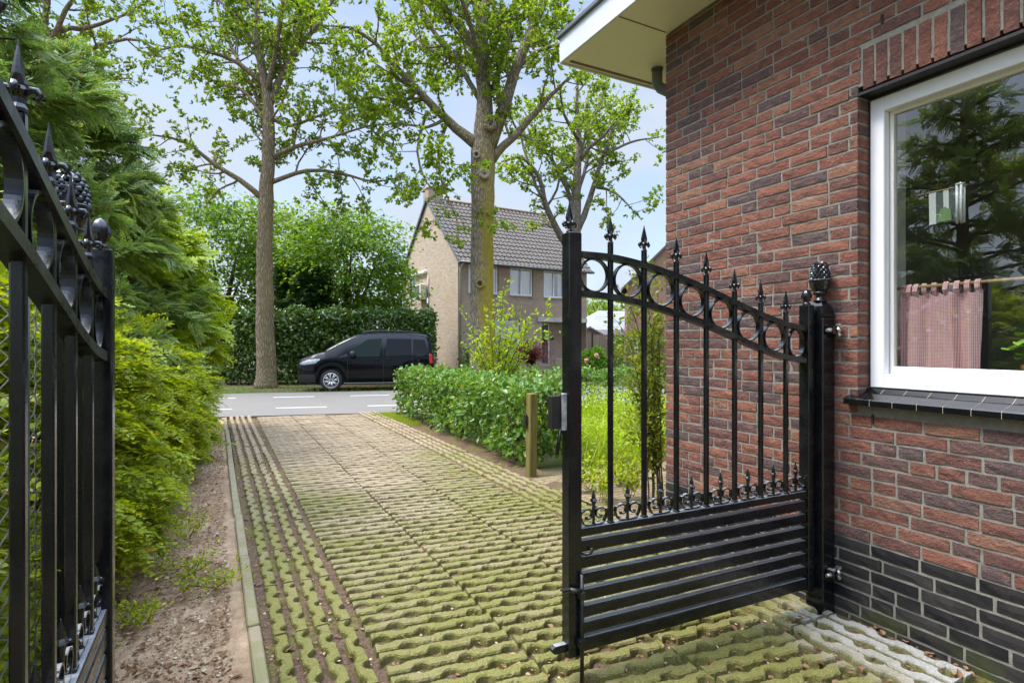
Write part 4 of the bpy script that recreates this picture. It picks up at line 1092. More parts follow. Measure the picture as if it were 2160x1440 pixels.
# --- right tree, farther off
rg = np.random.default_rng(303); Z = 24.
b = at(1212, 724, Z); b[2] = -.02
lims = [limb(rg, [(1212, 795, 32), (1211, 640, 28), (1212, 525, 27), (1215, 440, 22), (1218, 360, 17), (1222, 300, 13), (1217, 220, 8), (1220, 150, 3)], Z, 0, .4, .015),
        limb(rg, [(1209, 535, 16), (1185, 500, 15), (1165, 465, 13), (1148, 420, 11), (1137, 372, 9), (1098, 332, 6), (1058, 342, 2)], Z, -.9),
        limb(rg, [(1148, 420, 8), (1130, 392, 7), (1102, 300, 5), (1095, 250, 2)], Z - .6, 1.0),
        limb(rg, [(1216, 490, 16), (1238, 440, 13), (1252, 395, 11), (1272, 330, 8), (1300, 262, 6), (1345, 215, 2)], Z, .8),
        limb(rg, [(1212, 450, 10), (1190, 382, 9), (1160, 330, 7), (1130, 282, 5), (1100, 225, 2)], Z, 1.1),
        limb(rg, [(1219, 345, 9), (1245, 310, 8), (1272, 288, 6), (1325, 222, 2)], Z, -1.),
        limb(rg, [(1258, 395, 7), (1300, 408, 5), (1352, 462, 2)], Z, -.8),
        limb(rg, [(1150, 440, 6), (1175, 400, 5), (1185, 330, 3)], Z, .5),
        limb(rg, [(1222, 300, 8), (1190, 240, 6), (1180, 180, 3)], Z, -1.6),
        limb(rg, [(1222, 320, 8), (1260, 230, 6), (1280, 170, 3)], Z, 2.2),
        limb(rg, [(1272, 330, 6), (1330, 300, 5), (1390, 290, 2)], Z, 1.0),
        limb(rg, [(1216, 420, 8), (1240, 330, 7), (1240, 240, 3)], Z, 3.)]
make_tree('oak_tree', 'airy pale grey tree with many thin limbs behind the tall gate stile', 'tree', b, lims, rg, M['leaf_oak'], M['bark_right'], .155, None, lv1=1.8, lv2=3.0, L1=(.8, 2.0), L2=(.35, .9), leaves=13, up=.15)
# --- tree beyond the conifers, whose boughs fill the upper left
rg = np.random.default_rng(404); Z = 15.5
b = at(60, 724, Z); b[2] = -.02
lims = [limb(rg, [(60, 830, 40), (62, 500, 34), (70, 300, 28), (85, 150, 20), (95, 40, 12), (100, -80, 4)], Z, 0),
        limb(rg, [(70, 220, 14), (110, 75, 11), (180, 60, 9), (240, 40, 6), (300, 20, 2)], Z, 1.),
        limb(rg, [(72, 240, 13), (150, 130, 10), (230, 90, 8), (300, 85, 5), (350, 130, 2)], Z, -.5),
        limb(rg, [(75, 200, 12), (30, 90, 10), (-60, 40, 6), (-120, 30, 2)], Z, -.5),
        limb(rg, [(85, 150, 12), (140, 20, 9), (200, -50, 6), (260, -90, 2)], Z, -1.2),
        limb(rg, [(72, 250, 12), (130, 190, 9), (210, 170, 6), (280, 165, 2)], Z, 1.8)]
make_tree('oak_tree', 'leafy light green tree rising behind the tall conifers at upper left', 'tree', b, lims, rg, M['leaf_oak3'], M['bark_left'], .135, None, lv1=1.7, lv2=2.8, L1=(.9, 2.1), L2=(.35, .9), leaves=12, up=.15)

# --- layered garden tree beyond the ivy hedge
def bush_tree(name, label, base, H, Rx, Ry, n, leaf, size, rg, barkm, tm, z0=.3, flat=.35, group=None, nl=9, cat='tree', droop=.2):
    root = thing(name, tuple(base), label, cat, group)
    limbs = []
    for i in range(nl):
        a = i / nl * 2 * PI + rg.uniform(-.3, .3); e = rg.uniform(.35, 1.15); L = rg.uniform(.65, 1.)
        tip = np.array([Rx * math.cos(a) * math.cos(e) * L * 1.1, Ry * math.sin(a) * math.cos(e) * L * 1.1, H * (z0 + (1 - z0) * math.sin(e) * L)])
        p0 = np.array([0, 0, H * .08]); p1 = np.array([tip[0] * .25, tip[1] * .25, H * .35 * (.6 + e * .4)])
        limbs.append(smooth_path([p0, p1, tip * np.array([.7, .7, .85]), tip], [.10 * H / 5, .07 * H / 5, .035, .01], rg, .4))
    m = MB()
    for pts, r_ in limbs: m.tube(pts, r_, 7)
    m.tube([(0, 0, -.1), (0, 0, H * .1), (0.05, 0, H * .4)], [.14 * H / 5, .12 * H / 5, .05], 9)
    m.build('trunk', barkm, root)
    # shell and body of leafy boughs
    P = []; A = []
    nb = n // 22
    for _ in range(nb):
        d = unit(rg.normal(size=3)); d[2] = d[2] * .9 + .1
        rad = rg.uniform(.35, 1.) ** .45 * (1 + .16 * math.sin(d[0] * 5 + 1) * math.sin(d[2] * 6))
        c = np.array([Rx * d[0] * rad, Ry * d[1] * rad, H * z0 + (H * (1 - z0)) * (.5 + .5 * d[2] * rad)])
        out = unit(np.array([d[0], d[1], -.1]))
        for _ in range(22):
            t_ = rg.uniform(0, 1)
            P.append(c + out * (t_ - .5) * 1.0 + rg.normal(size=3) * np.array([.26, .26, .26 * flat]) + np.array([0, 0, -droop * t_ * t_]))
            A.append(out + rg.normal(size=3) * .6 + np.array([0, 0, -.35]))
    P = np.array(P); A = np.array(A)
    k = P[:, 2] > .08
    v, f = scatter(P[k], A[k], rg.normal(size=(k.sum(), 3)) * .45 + np.array([0, 0, 1.]), size * rg.uniform(.7, 1.25, k.sum()), tm)
    foliage('crown', [(v, f, 0)], leaf, root)
    return root
rg = np.random.default_rng(55)
def gpt(px, Z, z=-.05): p = at(px, 724, Z); return np.array([p[0], p[1], z])
bush_tree('garden_tree', 'broad layered maple like tree rising above the ivy hedge behind the van', gpt(733, 24), 7.4, 2.65, 2.5, 16500, M['leaf_maple'], .17, rg, M['bark_dark'], T_leaf(.36), .18, group=None)
bush_tree('garden_tree', 'lighter drooping tree left of the layered tree above the ivy hedge', gpt(620, 26.5), 8.0, 2.2, 2.0, 9000, M['leaf_oak3'], .18, rg, M['bark_dark'], T_leaf(.34), .2)
bush_tree('garden_tree', 'overhanging dark green tree just left of the brown trunk', gpt(465, 24), 8.2, 2.6, 2.2, 11000, M['leaf_maple'], .18, rg, M['bark_dark'], T_leaf(.34), .15)
bush_tree('garden_tree', 'round light green tree beyond the gap beside house 14', gpt(1262, 46), 5.3, 2.1, 2.0, 4000, M['leaf_oak3'], .26, rg, M['bark_dark'], T_leaf(.34), .1)
bush_tree('garden_tree', 'distant green tree at the far left behind the conifers', gpt(250, 30), 8.5, 5.0, 3.0, 8000, M['leaf_oak3'], .26, rg, M['bark_dark'], T_leaf(.34), .05)
0 and bush_tree('garden_tree', 'low leafy tree between the garden tree and the pale gable', gpt(838, 27), 4.2, 1.4, 1.2, 3500, M['leaf_maple'], .17, rg, M['bark_dark'], T_leaf(.34), .1)

# --- conifers on the left
def conifer(name, label, base, H, Rr, nb, rg, leaf, fs=.42, z0=.4, group=None, per=22, droop=.5, azr=None, gap=0.0, bark_='bark_dark', mul=1.0):
    root = thing(name, tuple(base), label, 'conifer', group)
    m = MB(); m.tube([(0, 0, -.1), (.05, 0, H * .4), (0, .03, H)], [.16, .10, .015], 10)
    P = []; A = []; N = []; S = []
    for i in range(nb):
        h = z0 + (H - z0) * (i / nb) ** .9 + rg.uniform(-.1, .1)
        a = i * 2.399 + rg.uniform(-.5, .5)
        if azr is not None: a = rg.uniform(*azr)
        u = min(h / H, .995)
        L = Rr * (1 - u ** 1.7) ** .8 * rg.uniform(.65, 1.12) + .25
        o = np.array([math.cos(a), math.sin(a), 0]); pts = []
        rise = rg.uniform(.05, .5)
        for k in range(8):
            t_ = k / 7; pts.append(np.array([0, 0, h]) + o * L * t_ + np.array([0, 0, L * (rise * t_ - droop * t_ * t_)]))
        pts = np.array(pts); m.tube(pts, np.linspace(.028, .006, 8), 4, cap=False)
        sd_ = np.array([-o[1], o[0], 0])
        nn_ = max(2, int(per / 14 * (L / Rr + .3)))
        for q_ in range(nn_):                       # clumps of sprays along the bough
            t_ = (.22 + .78 * ((q_ + rg.uniform(.2, .8)) / nn_) ** .7) * 6.99; j = min(int(t_), 6)
            c_ = pts[j] + (pts[j + 1] - pts[j]) * (t_ - j); d = unit(pts[j + 1] - pts[j]); c_ = c_ + rg.normal(size=3) * np.array([.05, .05, .06])
            cd = d * .7 + sd_ * rg.uniform(-.8, .8) + np.array([0, 0, rg.uniform(-.2, .5)]); cs = fs * rg.uniform(.75, 1.25)
            for _ in range(11):
                ax = unit(unit(cd) + rg.normal(size=3) * .55)
                P.append(c_ + rg.normal(size=3) * .03 + ax * cs * .15); A.append(ax + np.array([0, 0, -.1])); N.append(np.array([0, 0, .9]) + rg.normal(size=3) * .45); S.append(cs * rg.uniform(.6, 1.15))
    m.build('trunk', M[bark_], root)
    P, A, N, S = map(np.array, (P, A, N, S)); pick = rg.integers(0, 3, len(P)); parts = []
    for k in range(3):
        s = pick == k; v, f = scatter(P[s], A[s], N[s], S[s], T_frond(7, 20 + k, .15 + .1 * k, .038, .40)); parts.append((v, f, 0))
    foliage('crown', parts, leaf, root); return root
rg = np.random.default_rng(66)
conifer('conifer_tree', 'tall dark feathery conifer rising over the shrubs beside the pine cone post', (-2.15, 5.7, -.05), 5.1, 1.6, 88, rg, M['leaf_conifer'], .24, .7, None, 105, .2)
conifer('conifer_tree', 'blue green conifer filling the left edge above the gate leaf', (-2.75, 3.8, -.05), 4.7, 1.6, 80, rg, M['leaf_conifer'], .20, .6, None, 105, .2)
conifer('conifer_tree', 'dense dark conifer standing farther along the soil strip', (-1.75, 8.4, -.05), 4.7, 1.6, 100, rg, M['leaf_conifer'], .26, .5, None, 100, .2)
conifer('conifer_tree', 'golden yellow conifer with drooping sprays near the road', (-1.15, 9.7, -.05), 3.5, 1.35, 85, rg, M['leaf_golden'], .30, 1.75, None, 90, .45)
conifer('conifer_tree', 'low blue green conifer at the end of the shrubs by the road', (-1.15, 10.7, -.05), 1.9, .75, 60, rg, M['leaf_conifer'], .24, .1, None, 34, .3)
conifer('conifer_tree', 'thin lower conifer between the shrubs and the dark conifer', (-2.6, 7.1, -.05), 5.0, 1.5, 75, rg, M['leaf_conifer'], .22, .5, None, 80, .2)
conifer('conifer_tree', 'dark narrow yew cone behind the hedge left of the layered tree', gpt(655, 22.0), 4.3, .62, 110, rg, M['leaf_dark'], .45, .4, 'dark yew cones', 20, .1)
conifer('conifer_tree', 'dark narrow yew column left of the yew cone above the ivy hedge', gpt(622, 22.6), 4.2, .55, 100, rg, M['leaf_dark'], .45, .4, 'dark yew cones', 20, .1)

# --- yellow green shrubs along the soil strip
def shrub(label, yc, ylen, xback, xfront, H, n, rg, nm='shrub', leaf='leaf_shrub', fs=.26, grp='yellow green shrubs along the soil strip'):
    root = thing(nm, ((xback + xfront) / 2, yc, 0), label, 'shrub', grp)
    base = np.array([(xback + xfront) / 2, yc, 0]); hw = (xfront - xback) / 2
    m = MB(); m.tube([(-.1, -ylen * .5, .03), (-.08, 0, .02), (-.1, ylen * .5, .03)], .012, 5)
    for _ in range(int(26 * ylen)):
        y0 = rg.uniform(-.5, .5) * ylen; x0 = rg.uniform(-.4, .15) * hw
        ex = rg.uniform(-.2, 1.0) * hw; top = rg.uniform(.55, 1.0) * H
        p, r_ = smooth_path([(x0, y0, 0), (x0 + .15 * ex, y0 + rg.normal() * .08, top * .5), (x0 + .6 * (ex - x0), y0 + rg.normal() * .15, top * .88), (ex, y0 + rg.normal() * .25, top * .80)], [.009, .007, .005, .002], rg, .2)
        m.tube(p, r_, 4, cap=False)
    P = []; A = []; S = []
    for _ in range(n // 17):
        y = rg.uniform(-.55, .55) * ylen; ph = rg.uniform(-.30, 1.15)     # angle round the section from front foot to the top and back
        bul = 1 + .14 * math.sin(y * 3.1 + yc * 2 + 2 * ph) + .1 * math.sin(y * 7 + yc) + rg.normal() * .07
        a = PI / 2 * ph; L = rg.uniform(.35, .75)
        e = np.array([hw * math.cos(a) * bul, y, H * (.42 + .58 * math.sin(a) * bul if a > 0 else .42 + .42 * math.sin(a))])
        o = unit(np.array([math.cos(a) * .8 + .1, rg.normal() * .45, .75 * math.sin(a) + .35]))
        pts = []; d = o.copy(); p = e - o * L * .75
        for k in range(8):
            pts.append(p.copy()); d = unit(d + np.array([.03, 0, -.13]) + rg.normal(size=3) * .06); p = p + d * L / 7
        pts = np.array(pts); m.tube(pts, np.linspace(.004, .0015, 8), 4, cap=False)
        for _ in range(17):
            t_ = rg.uniform(.15, 1) ** .8 * 6.99; j = int(t_); q = pts[j] + (pts[j + 1] - pts[j]) * (t_ - j)
            if q[2] < .05: continue
            dd = unit(pts[j + 1] - pts[j]); sd2 = unit(np.cross(dd, [0, 0, 1.])) * rg.choice([-1, 1])
            P.append(q); A.append(dd * .7 + sd2 * rg.uniform(.2, 1.) + rg.normal(size=3) * .2); S.append(fs * rg.uniform(.5, 1.1) * (1.1 - .5 * t_ / 7))
    m.build('stem', M['twig'], root)
    P, A, S = map(np.array, (P, A, S)); pick = rg.integers(0, 3, len(P)); parts = []
    for k in range(3):
        s = pick == k; v, f = scatter(P[s], A[s], rg.normal(size=(s.sum(), 3)) * .3 + np.array([.15, 0, 1.]), S[s], T_spray(6, 30 + k, .10, .27 + .03 * k, .28)); parts.append((v, f, 0))
    foliage('foliage', parts, M[leaf], root); return root
rg = np.random.default_rng(77)
shrub('yellow green shrub behind the chain link fence', .9, 2.3, -1.85, -.78, 1.55, 3600, rg)
shrub('yellow green shrub with arching sprays just beyond the pine cone post', 2.9, 1.7, -1.75, -.66, 1.62, 4000, rg)
shrub('yellow green shrub over the middle of the soil strip', 4.55, 1.8, -1.6, -.52, 1.5, 4000, rg)
shrub('yellow green shrub along the narrow part of the soil strip', 6.4, 2.1, -1.45, -.36, 1.42, 4400, rg)
shrub('yellow green shrub at the roadside end of the soil strip', 8.6, 2.4, -1.45, -.26, 1.25, 3400, rg, fs=.27)
0 and shrub('low straggling seedling on the soil in front of the shrubs', 3.3, .8, -.80, -.32, .34, 130, rg, fs=.20)

# --- clipped leafy hedge at the drive
def hedge(label, pts, wid, H, n, rg, leaf, lsize, tm, name='hedge', jit=.07, grp=None, stems=True, base=None, z0=.06):
    pts = np.array(pts, float); base = np.array([*pts.mean(0), 0.]) if base is None else base
    root = thing(name, tuple(base), label, 'hedge', grp)
    seg = pts[1:] - pts[:-1]; Ls = np.linalg.norm(seg, axis=1); tot = Ls.sum(); P = []; A = []; N = []
    def loc(s):
        for p, d, L in zip(pts[:-1], seg, Ls):
            if s <= L + 1e-9: return p + d * s / L, d / L
            s -= L
        return pts[-1], seg[-1] / Ls[-1]
    m = MB()
    for _ in range(n):
        s = rg.uniform(-.02, 1.02) * tot; e = None
        c, d = loc(min(max(s, 0), tot)); nn = np.array([-d[1], d[0]])
        q = rg.uniform(0, 1); lumpy = .05 * math.sin(s * 5.1) + .04 * math.sin(s * 13 + 1) + .03 * math.sin(s * 29)
        Hh = H * (1 + lumpy * .8)
        if rg.uniform() < .12:      # end faces
            c, d = loc(0 if rg.uniform() < .5 else tot); sgn = -1 if np.allclose(c, pts[0]) else 1
            x = rg.uniform(-.5, .5) * wid; z = rg.uniform(z0, Hh); o = np.array([*(d * sgn), 0.]); p = np.array([*(c + nn * x + d * sgn * .04), z])
        elif q < .36:
            x = rg.uniform(-.5, .5) * wid; z = Hh - abs(rg.normal()) * .06 - .22 * H * max(0, abs(x / wid) - .33) ; o = np.array([0, 0, 1.]); p = np.array([*(c + nn * x), z])
        else:
            sg = 1 if q < .68 else -1; z = rg.uniform(z0, Hh * .98); bulge = .5 + .06 * math.sin(z * 7 + s * 3) + lumpy
            x = sg * wid * (bulge - abs(rg.normal()) * .09); o = np.array([*(nn * sg), .1]); p = np.array([*(c + nn * x), z])
        P.append(p + rg.normal(size=3) * jit * .6); A.append(o * .45 + rg.normal(size=3) * .65 + np.array([0, 0, -.15])); N.append(o * .8 + rg.normal(size=3) * .5 + np.array([0, 0, .35]))
    P, A, N = map(np.array, (P, A, N)); P[:, 2] = np.maximum(P[:, 2], z0 * .7)
    if stems:
        for _ in range(int(tot * 11)):
            s = rg.uniform(0, tot); c, d = loc(s); nn = np.array([-d[1], d[0]]); x = rg.uniform(-.32, .32) * wid
            p0 = c + nn * x; p1 = p0 + rg.normal(size=2) * .06
            m.tube([(p0[0] - base[0], p0[1] - base[1], -.05), (p1[0] - base[0], p1[1] - base[1], H * .5), (p1[0] + rg.normal() * .05 - base[0], p1[1] + rg.normal() * .05 - base[1], H * .85)], [.011, .008, .004], 5, cap=False)
        m.build('stem', M['twig'], root)
    v, f = scatter(P - base, A, N, lsize * rg.uniform(.65, 1.3, len(P)), tm)
    foliage('foliage', [(v, f, 0)], leaf, root); return root
rg = np.random.default_rng(88)
hedge('leafy clipped green hedge beside the paved drive', [(3.36, 5.62), (3.42, 8.2), (3.42, 10.65)], .66, .86, 10500, rg, M['leaf_hedge'], .075, T_leaf(.34, .08))
hedge('leafy clipped green hedge along the road in front of the garden', [(3.9, 10.55), (6.5, 9.85), (10.5, 8.9), (14.5, 8.2)], .6, .82, 9500, rg, M['leaf_hedge'], .08, T_leaf(.34, .08))
# ivy covered hedge behind the van
iv0, iv1 = np.array(gp(380, 19.6)), np.array(gp(905, 20.6))
hedge('tall dark ivy hedge behind the black van', [tuple(iv0), tuple(iv1)], 1.1, 2.42, 26000, rg, M['leaf_ivy'], .115, T_leaf(.42, .06), jit=.16)
hedge('bright clipped hedge end beside the pale gable', [tuple(np.array(gp(846, 22.0))), tuple(np.array(gp(905, 22.3)))], .7, 2.2, 3500, rg, M['leaf_hedge'], .13, T_leaf(.4, .06), jit=.1)
hedge('square clipped hedge right of the pink hydrangea', [(13.9, 17.6), (17.5, 16.4), (21.5, 15.2)], .9, 1.58, 9000, rg, M['leaf_box'], .09, T_leaf(.32, .06), jit=.06)

# --- bright sapling behind the hedge, red maple, hydrangea, twiggy wall shrub
def stemmy(name, label, cat, base, stems, rg, leaf, lsize, dens, tm, barkm, rad=.011, sub=3, subL=.35, spread=.03, up=.5):
    root = thing(name, tuple(base), label, cat); m = MB(); P = []; A = []
    for st in stems:
        p, r_ = smooth_path(st, np.linspace(rad, rad * .25, len(st)), rg, .12, .02); m.tube(p, r_, 5, cap=False)
        paths = [p[len(p) // 4:]]
        for _ in range(sub):
            i = rg.integers(len(p) // 4, len(p) - 1); d = unit(p[i] - p[i - 1]); v = rg.normal(size=3); v[2] = abs(v[2]) * up
            q = [p[i]]
            for k in range(4): q.append(q[-1] + unit(d * .5 + v * .5 + rg.normal(size=3) * .2) * subL * rg.uniform(.6, 1.2) / 4)
            q = np.array(q); m.tube(q, np.linspace(rad * .4, rad * .15, 5), 4, cap=False); paths.append(q)
        for q in paths:
            L = np.linalg.norm(np.diff(q, axis=0), axis=1).sum()
            for _ in range(max(2, int(L * dens))):
                t_ = rg.uniform(0, 1) * (len(q) - 1); i = min(int(t_), len(q) - 2); P.append(q[i] + (q[i + 1] - q[i]) * (t_ - i) + rg.normal(size=3) * spread); A.append(unit(q[i + 1] - q[i]) * .6 + rg.normal(size=3) * .6)
    m.build('stem', barkm, root); P, A = np.array(P), np.array(A)
    v, f = scatter(P, A, rg.normal(size=(len(P), 3)) * .5 + np.array([0, 0, .8]), lsize * rg.uniform(.6, 1.25, len(P)), tm); foliage('foliage', [(v, f, 0)], leaf, root); return root
rg = np.random.default_rng(99)
bs = at(1048, 724, 10.4); bs[2] = 0
sts = []
for (px, py, dz) in ((975, 650, .1), (990, 700, -.2), (1020, 720, .2), (1062, 610, 0), (1055, 640, .3), (1100, 640, .1), (1128, 660, -.2), (1160, 665, .1), (1085, 690, -.3), (1030, 665, -.1), (1110, 720, .2), (1000, 745, .1), (1145, 700, -.1), (1075, 665, .15)):
    tip = at(px, py, 10.4 + dz) - bs
    sts.append([np.array([rg.normal() * .06, rg.normal() * .06, 0]), tip * np.array([.35, .35, .45]) + np.array([0, 0, .1]), tip * np.array([.72, .72, .8]), tip])
stemmy('sapling', 'bright yellow green sapling with thin arching stems before the mossy trunk', 'sapling', bs, sts, rg, M['leaf_sapling'], .082, 34, T_leaf(.3, .07), M['twig'], .012, 5, .5, .035)
bs = np.array([12.2, 21.5, 0.]); sts = []
for k in range(26):
    a = rg.uniform(0, 2 * PI); L = rg.uniform(.3, .85); sts.append([(0, 0, 0), (.3 * L * math.cos(a), .3 * L * math.sin(a), .9), (.8 * L * math.cos(a), .8 * L * math.sin(a), 1.08 * rg.uniform(.7, 1.1)), (1.1 * L * math.cos(a), 1.1 * L * math.sin(a), .9 * rg.uniform(.6, 1.1))])
stemmy('red_maple', 'dark red Japanese maple bush by the front door of house 14', 'shrub', bs, sts, rg, M['leaf_red'], .13, 60, T_leaf(.12, .05), M['bark_dark'], .015, 3, .5, .09)
bs = np.array([12.9, 17.7, 0.])
hy = thing('hydrangea', tuple(bs), 'round green hydrangea with a few pink flower heads', 'shrub')
d = unit(rg.normal(size=(2600, 3))); d[:, 2] = np.abs(d[:, 2]); rad = rg.uniform(.55, 1., 2600)[:, None] ** .4
P = d * rad * np.array([.66, .62, 1.15]) * (1 + .1 * np.sin(d[:, :1] * 9))
v, f = scatter(P, d + rg.normal(size=P.shape) * .6, d + rg.normal(size=P.shape) * .4, .14 * rg.uniform(.7, 1.2, 2600), T_leaf(.4)); foliage('foliage', [(v, f, 0)], M['leaf_hyd'], hy)
m = MB()
for k in range(9): a = k * .7; m.tube([(.05 * math.cos(a), .05 * math.sin(a), 0), (.35 * math.cos(a), .35 * math.sin(a), .8)], [.012, .006], 5)
m.build('stem', M['twig'], hy)
for (x, y, z) in ((-.58, -.25, .72), (-.3, -.5, .92), (.3, -.5, .86)):
    dd = unit(rg.normal(size=(70, 3))); P = np.array([x, y, z]) + dd * .085
    v, f = scatter(P, np.cross(dd, rg.normal(size=dd.shape)), dd, np.full(70, .055), T_leaf(.5, .02)); foliage('flower_head', [(v, f, 0)], M['petal'], hy)
# shrub trained up the corner of the near house
bs = at(1384, 724, 4.75); bs[2] = 0.; sts = []
for (px, py, dz) in ((1325, 568, .2), (1300, 600, -.1), (1355, 590, .1), (1275, 655, .1), (1365, 640, -.2), (1338, 690, .2), (1390, 560, .3), (1345, 760, -.1), (1310, 720, .3), (1392, 700, .1), (1375, 800, -.2), (1330, 840, .1), (1370, 880, 0), (1392, 640, .4), (1350, 930, .0)):
    tip = at(px, py, 4.75 + dz) - bs
    b0 = np.array([rg.normal() * .05, rg.normal() * .06, 0])
    sts.append([b0, tip * np.array([.15, .15, .4]) + b0 * .6 + np.array([.02, .02, .0]), tip * np.array([.5, .5, .84]), tip])
stemmy('wall_shrub', 'twiggy small leaved shrub growing up the corner of the red brick house', 'shrub', bs, sts, rg, M['leaf_twiggy'], .042, 62, T_leaf(.36, .07), M['twig'], .007, 7, .34, .028)
# ivy tuft on the corner of house 14
bs = np.array([10.3, 23.5, 0.]); P = np.abs(rg.normal(size=(700, 3))) * np.array([.3, .15, .75]) * np.array([1, -1, 1]) + np.array([0, 0, .05])
P[:, 0] *= rg.choice([-1, 1], 700)
iv = thing('ivy_plant', tuple(bs), 'small dark ivy climbing beside the downpipe of house 14', 'plant')
v, f = scatter(P, rg.normal(size=P.shape), rg.normal(size=P.shape) + np.array([0, -1, .4]), .14 * rg.uniform(.7, 1.2, 700), T_leaf(.4)); foliage('foliage', [(v, f, 0)], M['leaf_hedge'], iv)

# --- grass and weeds
def grass(name, n, region, h, rg, mat, w=.02, dens=None, zb=-.06, lean=.35, seeds=0):
    xy = []
    while len(xy) < n:
        p = region(rg)
        if p is not None: xy.append(p)
    xy = np.array(xy); P = np.column_stack([xy[:, 0], xy[:, 1], np.full(n, zb)])
    A = rg.normal(size=(n, 3)) * lean + np.array([0, 0, 1.]); A[:, 2] = np.abs(A[:, 2])
    v, f = scatter(P, A, rg.normal(size=(n, 3)), h * rg.uniform(.4, 1.25, n) if np.isscalar(h) else h(xy, rg), T_blade(w))
    o = np_mesh(name, v, f, mat); tag(o, kind='stuff'); return o
def reg_garden(r):
    x, y = r.uniform(3.55, 11.5), r.uniform(4.95, 10.2)
    if x < 3.85 and y > 5.2: return None
    if y > 10.1 - .24 * (x - 3.9): return None
    if y < 5.05 + .12 * math.sin(x * 7) and r.uniform() < .9: return None
    return (x, y)
grass('tall_grass', 24000, reg_garden, lambda xy, r: (.19 + .13 * np.sin(xy[:, 0] * 2.2) * np.sin(xy[:, 1] * 1.7)) * r.uniform(.5, 1.3, len(xy)) + .08, rg, M['blade'], .014, lean=.42)
# broad leaved weeds among the grass
n = 26000; xy = []
while len(xy) < n:
    p = reg_garden(rg)
    if p is not None: xy.append(p)
xy = np.array(xy); P = np.column_stack([xy, rg.uniform(.02, .52, n) * (.75 + .35 * np.sin(xy[:, 0] * 2.2))])
v, f = scatter(P, rg.normal(size=P.shape), rg.normal(size=P.shape) * .5 + np.array([0, 0, 1.]), .05 * rg.uniform(.5, 1.3, n), T_leaf(.3)); o = np_mesh('weed_leaves', v, f, M['leaf_sapling']); tag(o, kind='stuff')
def reg_verge(r):
    s = r.uniform(-9, 14); d = 5.5 + abs(r.normal()) * .75
    if r.uniform() < .35: d = 5.5 + r.uniform(0, 3)
    p = RO + RD * s + RN * d
    return tuple(p)
grass('verge_grass', 9000, reg_verge, .12, rg, M['blade_dark'], .03)
def reg_near(r):
    x, y = r.uniform(2.55, 3.1), r.uniform(9.2, 11.2)
    if y > 11.25 - .27 * (x - 2.3) or (x < 2.9 and r.uniform() < .45) or (x < 2.62 + .12 * (11.2 - y)): return None
    return (x, y)
grass('verge_grass', 3800, reg_near, .075, rg, M['blade'], .02, zb=-.03)
tufts = []
def reg_tuft(r):
    if len(tufts) < 46: tufts.append((r.uniform(.55, 2.7), 2.2 + 9 * r.uniform() ** 1.0, r.uniform(.02, .13)))
    c = tufts[r.integers(len(tufts))]; return (c[0] + r.normal() * c[2] * 1.6, c[1] + r.normal() * c[2] * .6)
for _ in range(46): reg_tuft(rg)
grass('drive_grass', 2200, reg_tuft, .045, rg, M['blade'], .025, zb=-.022, lean=.5)
# nettle like weeds on the brick path
def weed(x, y, h, label, i, ls=.05):
    r2 = np.random.default_rng(500 + i)
    sts = [[(r2.normal() * .03, r2.normal() * .03, 0), (r2.normal() * .06, r2.normal() * .06, h * .5), (r2.normal() * .10, r2.normal() * .10, h * r2.uniform(.7, 1.))] for _ in range(6)]
    o = stemmy('weed_plant', label, 'weed', np.array([x, y, 0.]), sts, r2, M['leaf_shrub'], ls, 70, T_leaf(.3), M['leaf_shrub'], .004, 2, .12, .02); o['group'] = 'weeds on the brick path'
for i, (px, Z, h, lb) in enumerate(((1240, 5.25, .26, 'leafy weed on the brick path behind the tall gate stile'), (1272, 4.9, .30, 'taller leafy weed on the brick path seen between the first gate bars'), (1330, 5.0, .34, 'spreading leafy weed at the foot of the wall shrub'), (1300, 5.5, .25, 'small weed at the grass edge of the brick path'))):
    x, y = gp(px, Z); weed(x, y, h, lb, i)
# seedlings along the soil
for i, (px, Z, h, lb) in enumerate(((448, 3.15, .14, 'tiny bright seedling on the bare soil near the kerb'), (400, 3.3, .18, 'small seedling on the soil below the shrubs'), (300, 2.75, .16, 'low seedling on the soil close to the gate'), (395, 4.0, .22, 'leafy seedling at the edge of the shrubs'))):
    x, y = gp(px, Z); weed(x, y, h * .7, lb, 20 + i, .028)
# litter of leaf scraps
n = 22000
xs = np.where(rg.uniform(size=n) < .62, -.75 + .80 * rg.uniform(size=n) ** .8, rg.uniform(.15, 2.9, n)); ys = 1.2 + 9.8 * rg.uniform(size=n) ** 1.6
on = xs < .08
P = np.column_stack([xs, ys, np.where(on, -.012 + .02 * np.clip(-xs - .3, 0, 1), -.024 + .006 * rg.uniform(size=n))])
v, f = scatter(P, rg.normal(size=(n, 3)) * np.array([1, 1, .12]), rg.normal(size=(n, 3)) * .35 + np.array([0, 0, 1.]), rg.uniform(.008, .026, n) * np.where(rg.uniform(size=n) < .06, 1.9, 1), T_leaf(.36, .12)); o = np_mesh('leaf_litter', v, f, M['litter']); tag(o, kind='stuff')
# larger curled dead leaves lying in the paver holes near the wall
n = 70; P = np.column_stack([rg.uniform(1.2, 2.75, n), rg.uniform(1.35, 2.6, n), np.full(n, -.014)])
v, f = scatter(P, rg.normal(size=(n, 3)) * np.array([1, 1, .2]), rg.normal(size=(n, 3)) * .4 + np.array([0, 0, 1.]), rg.uniform(.03, .055, n), T_leaf(.34, .16)); o = np_mesh('fallen_leaves', v, f, M['litter']); tag(o, kind='stuff')
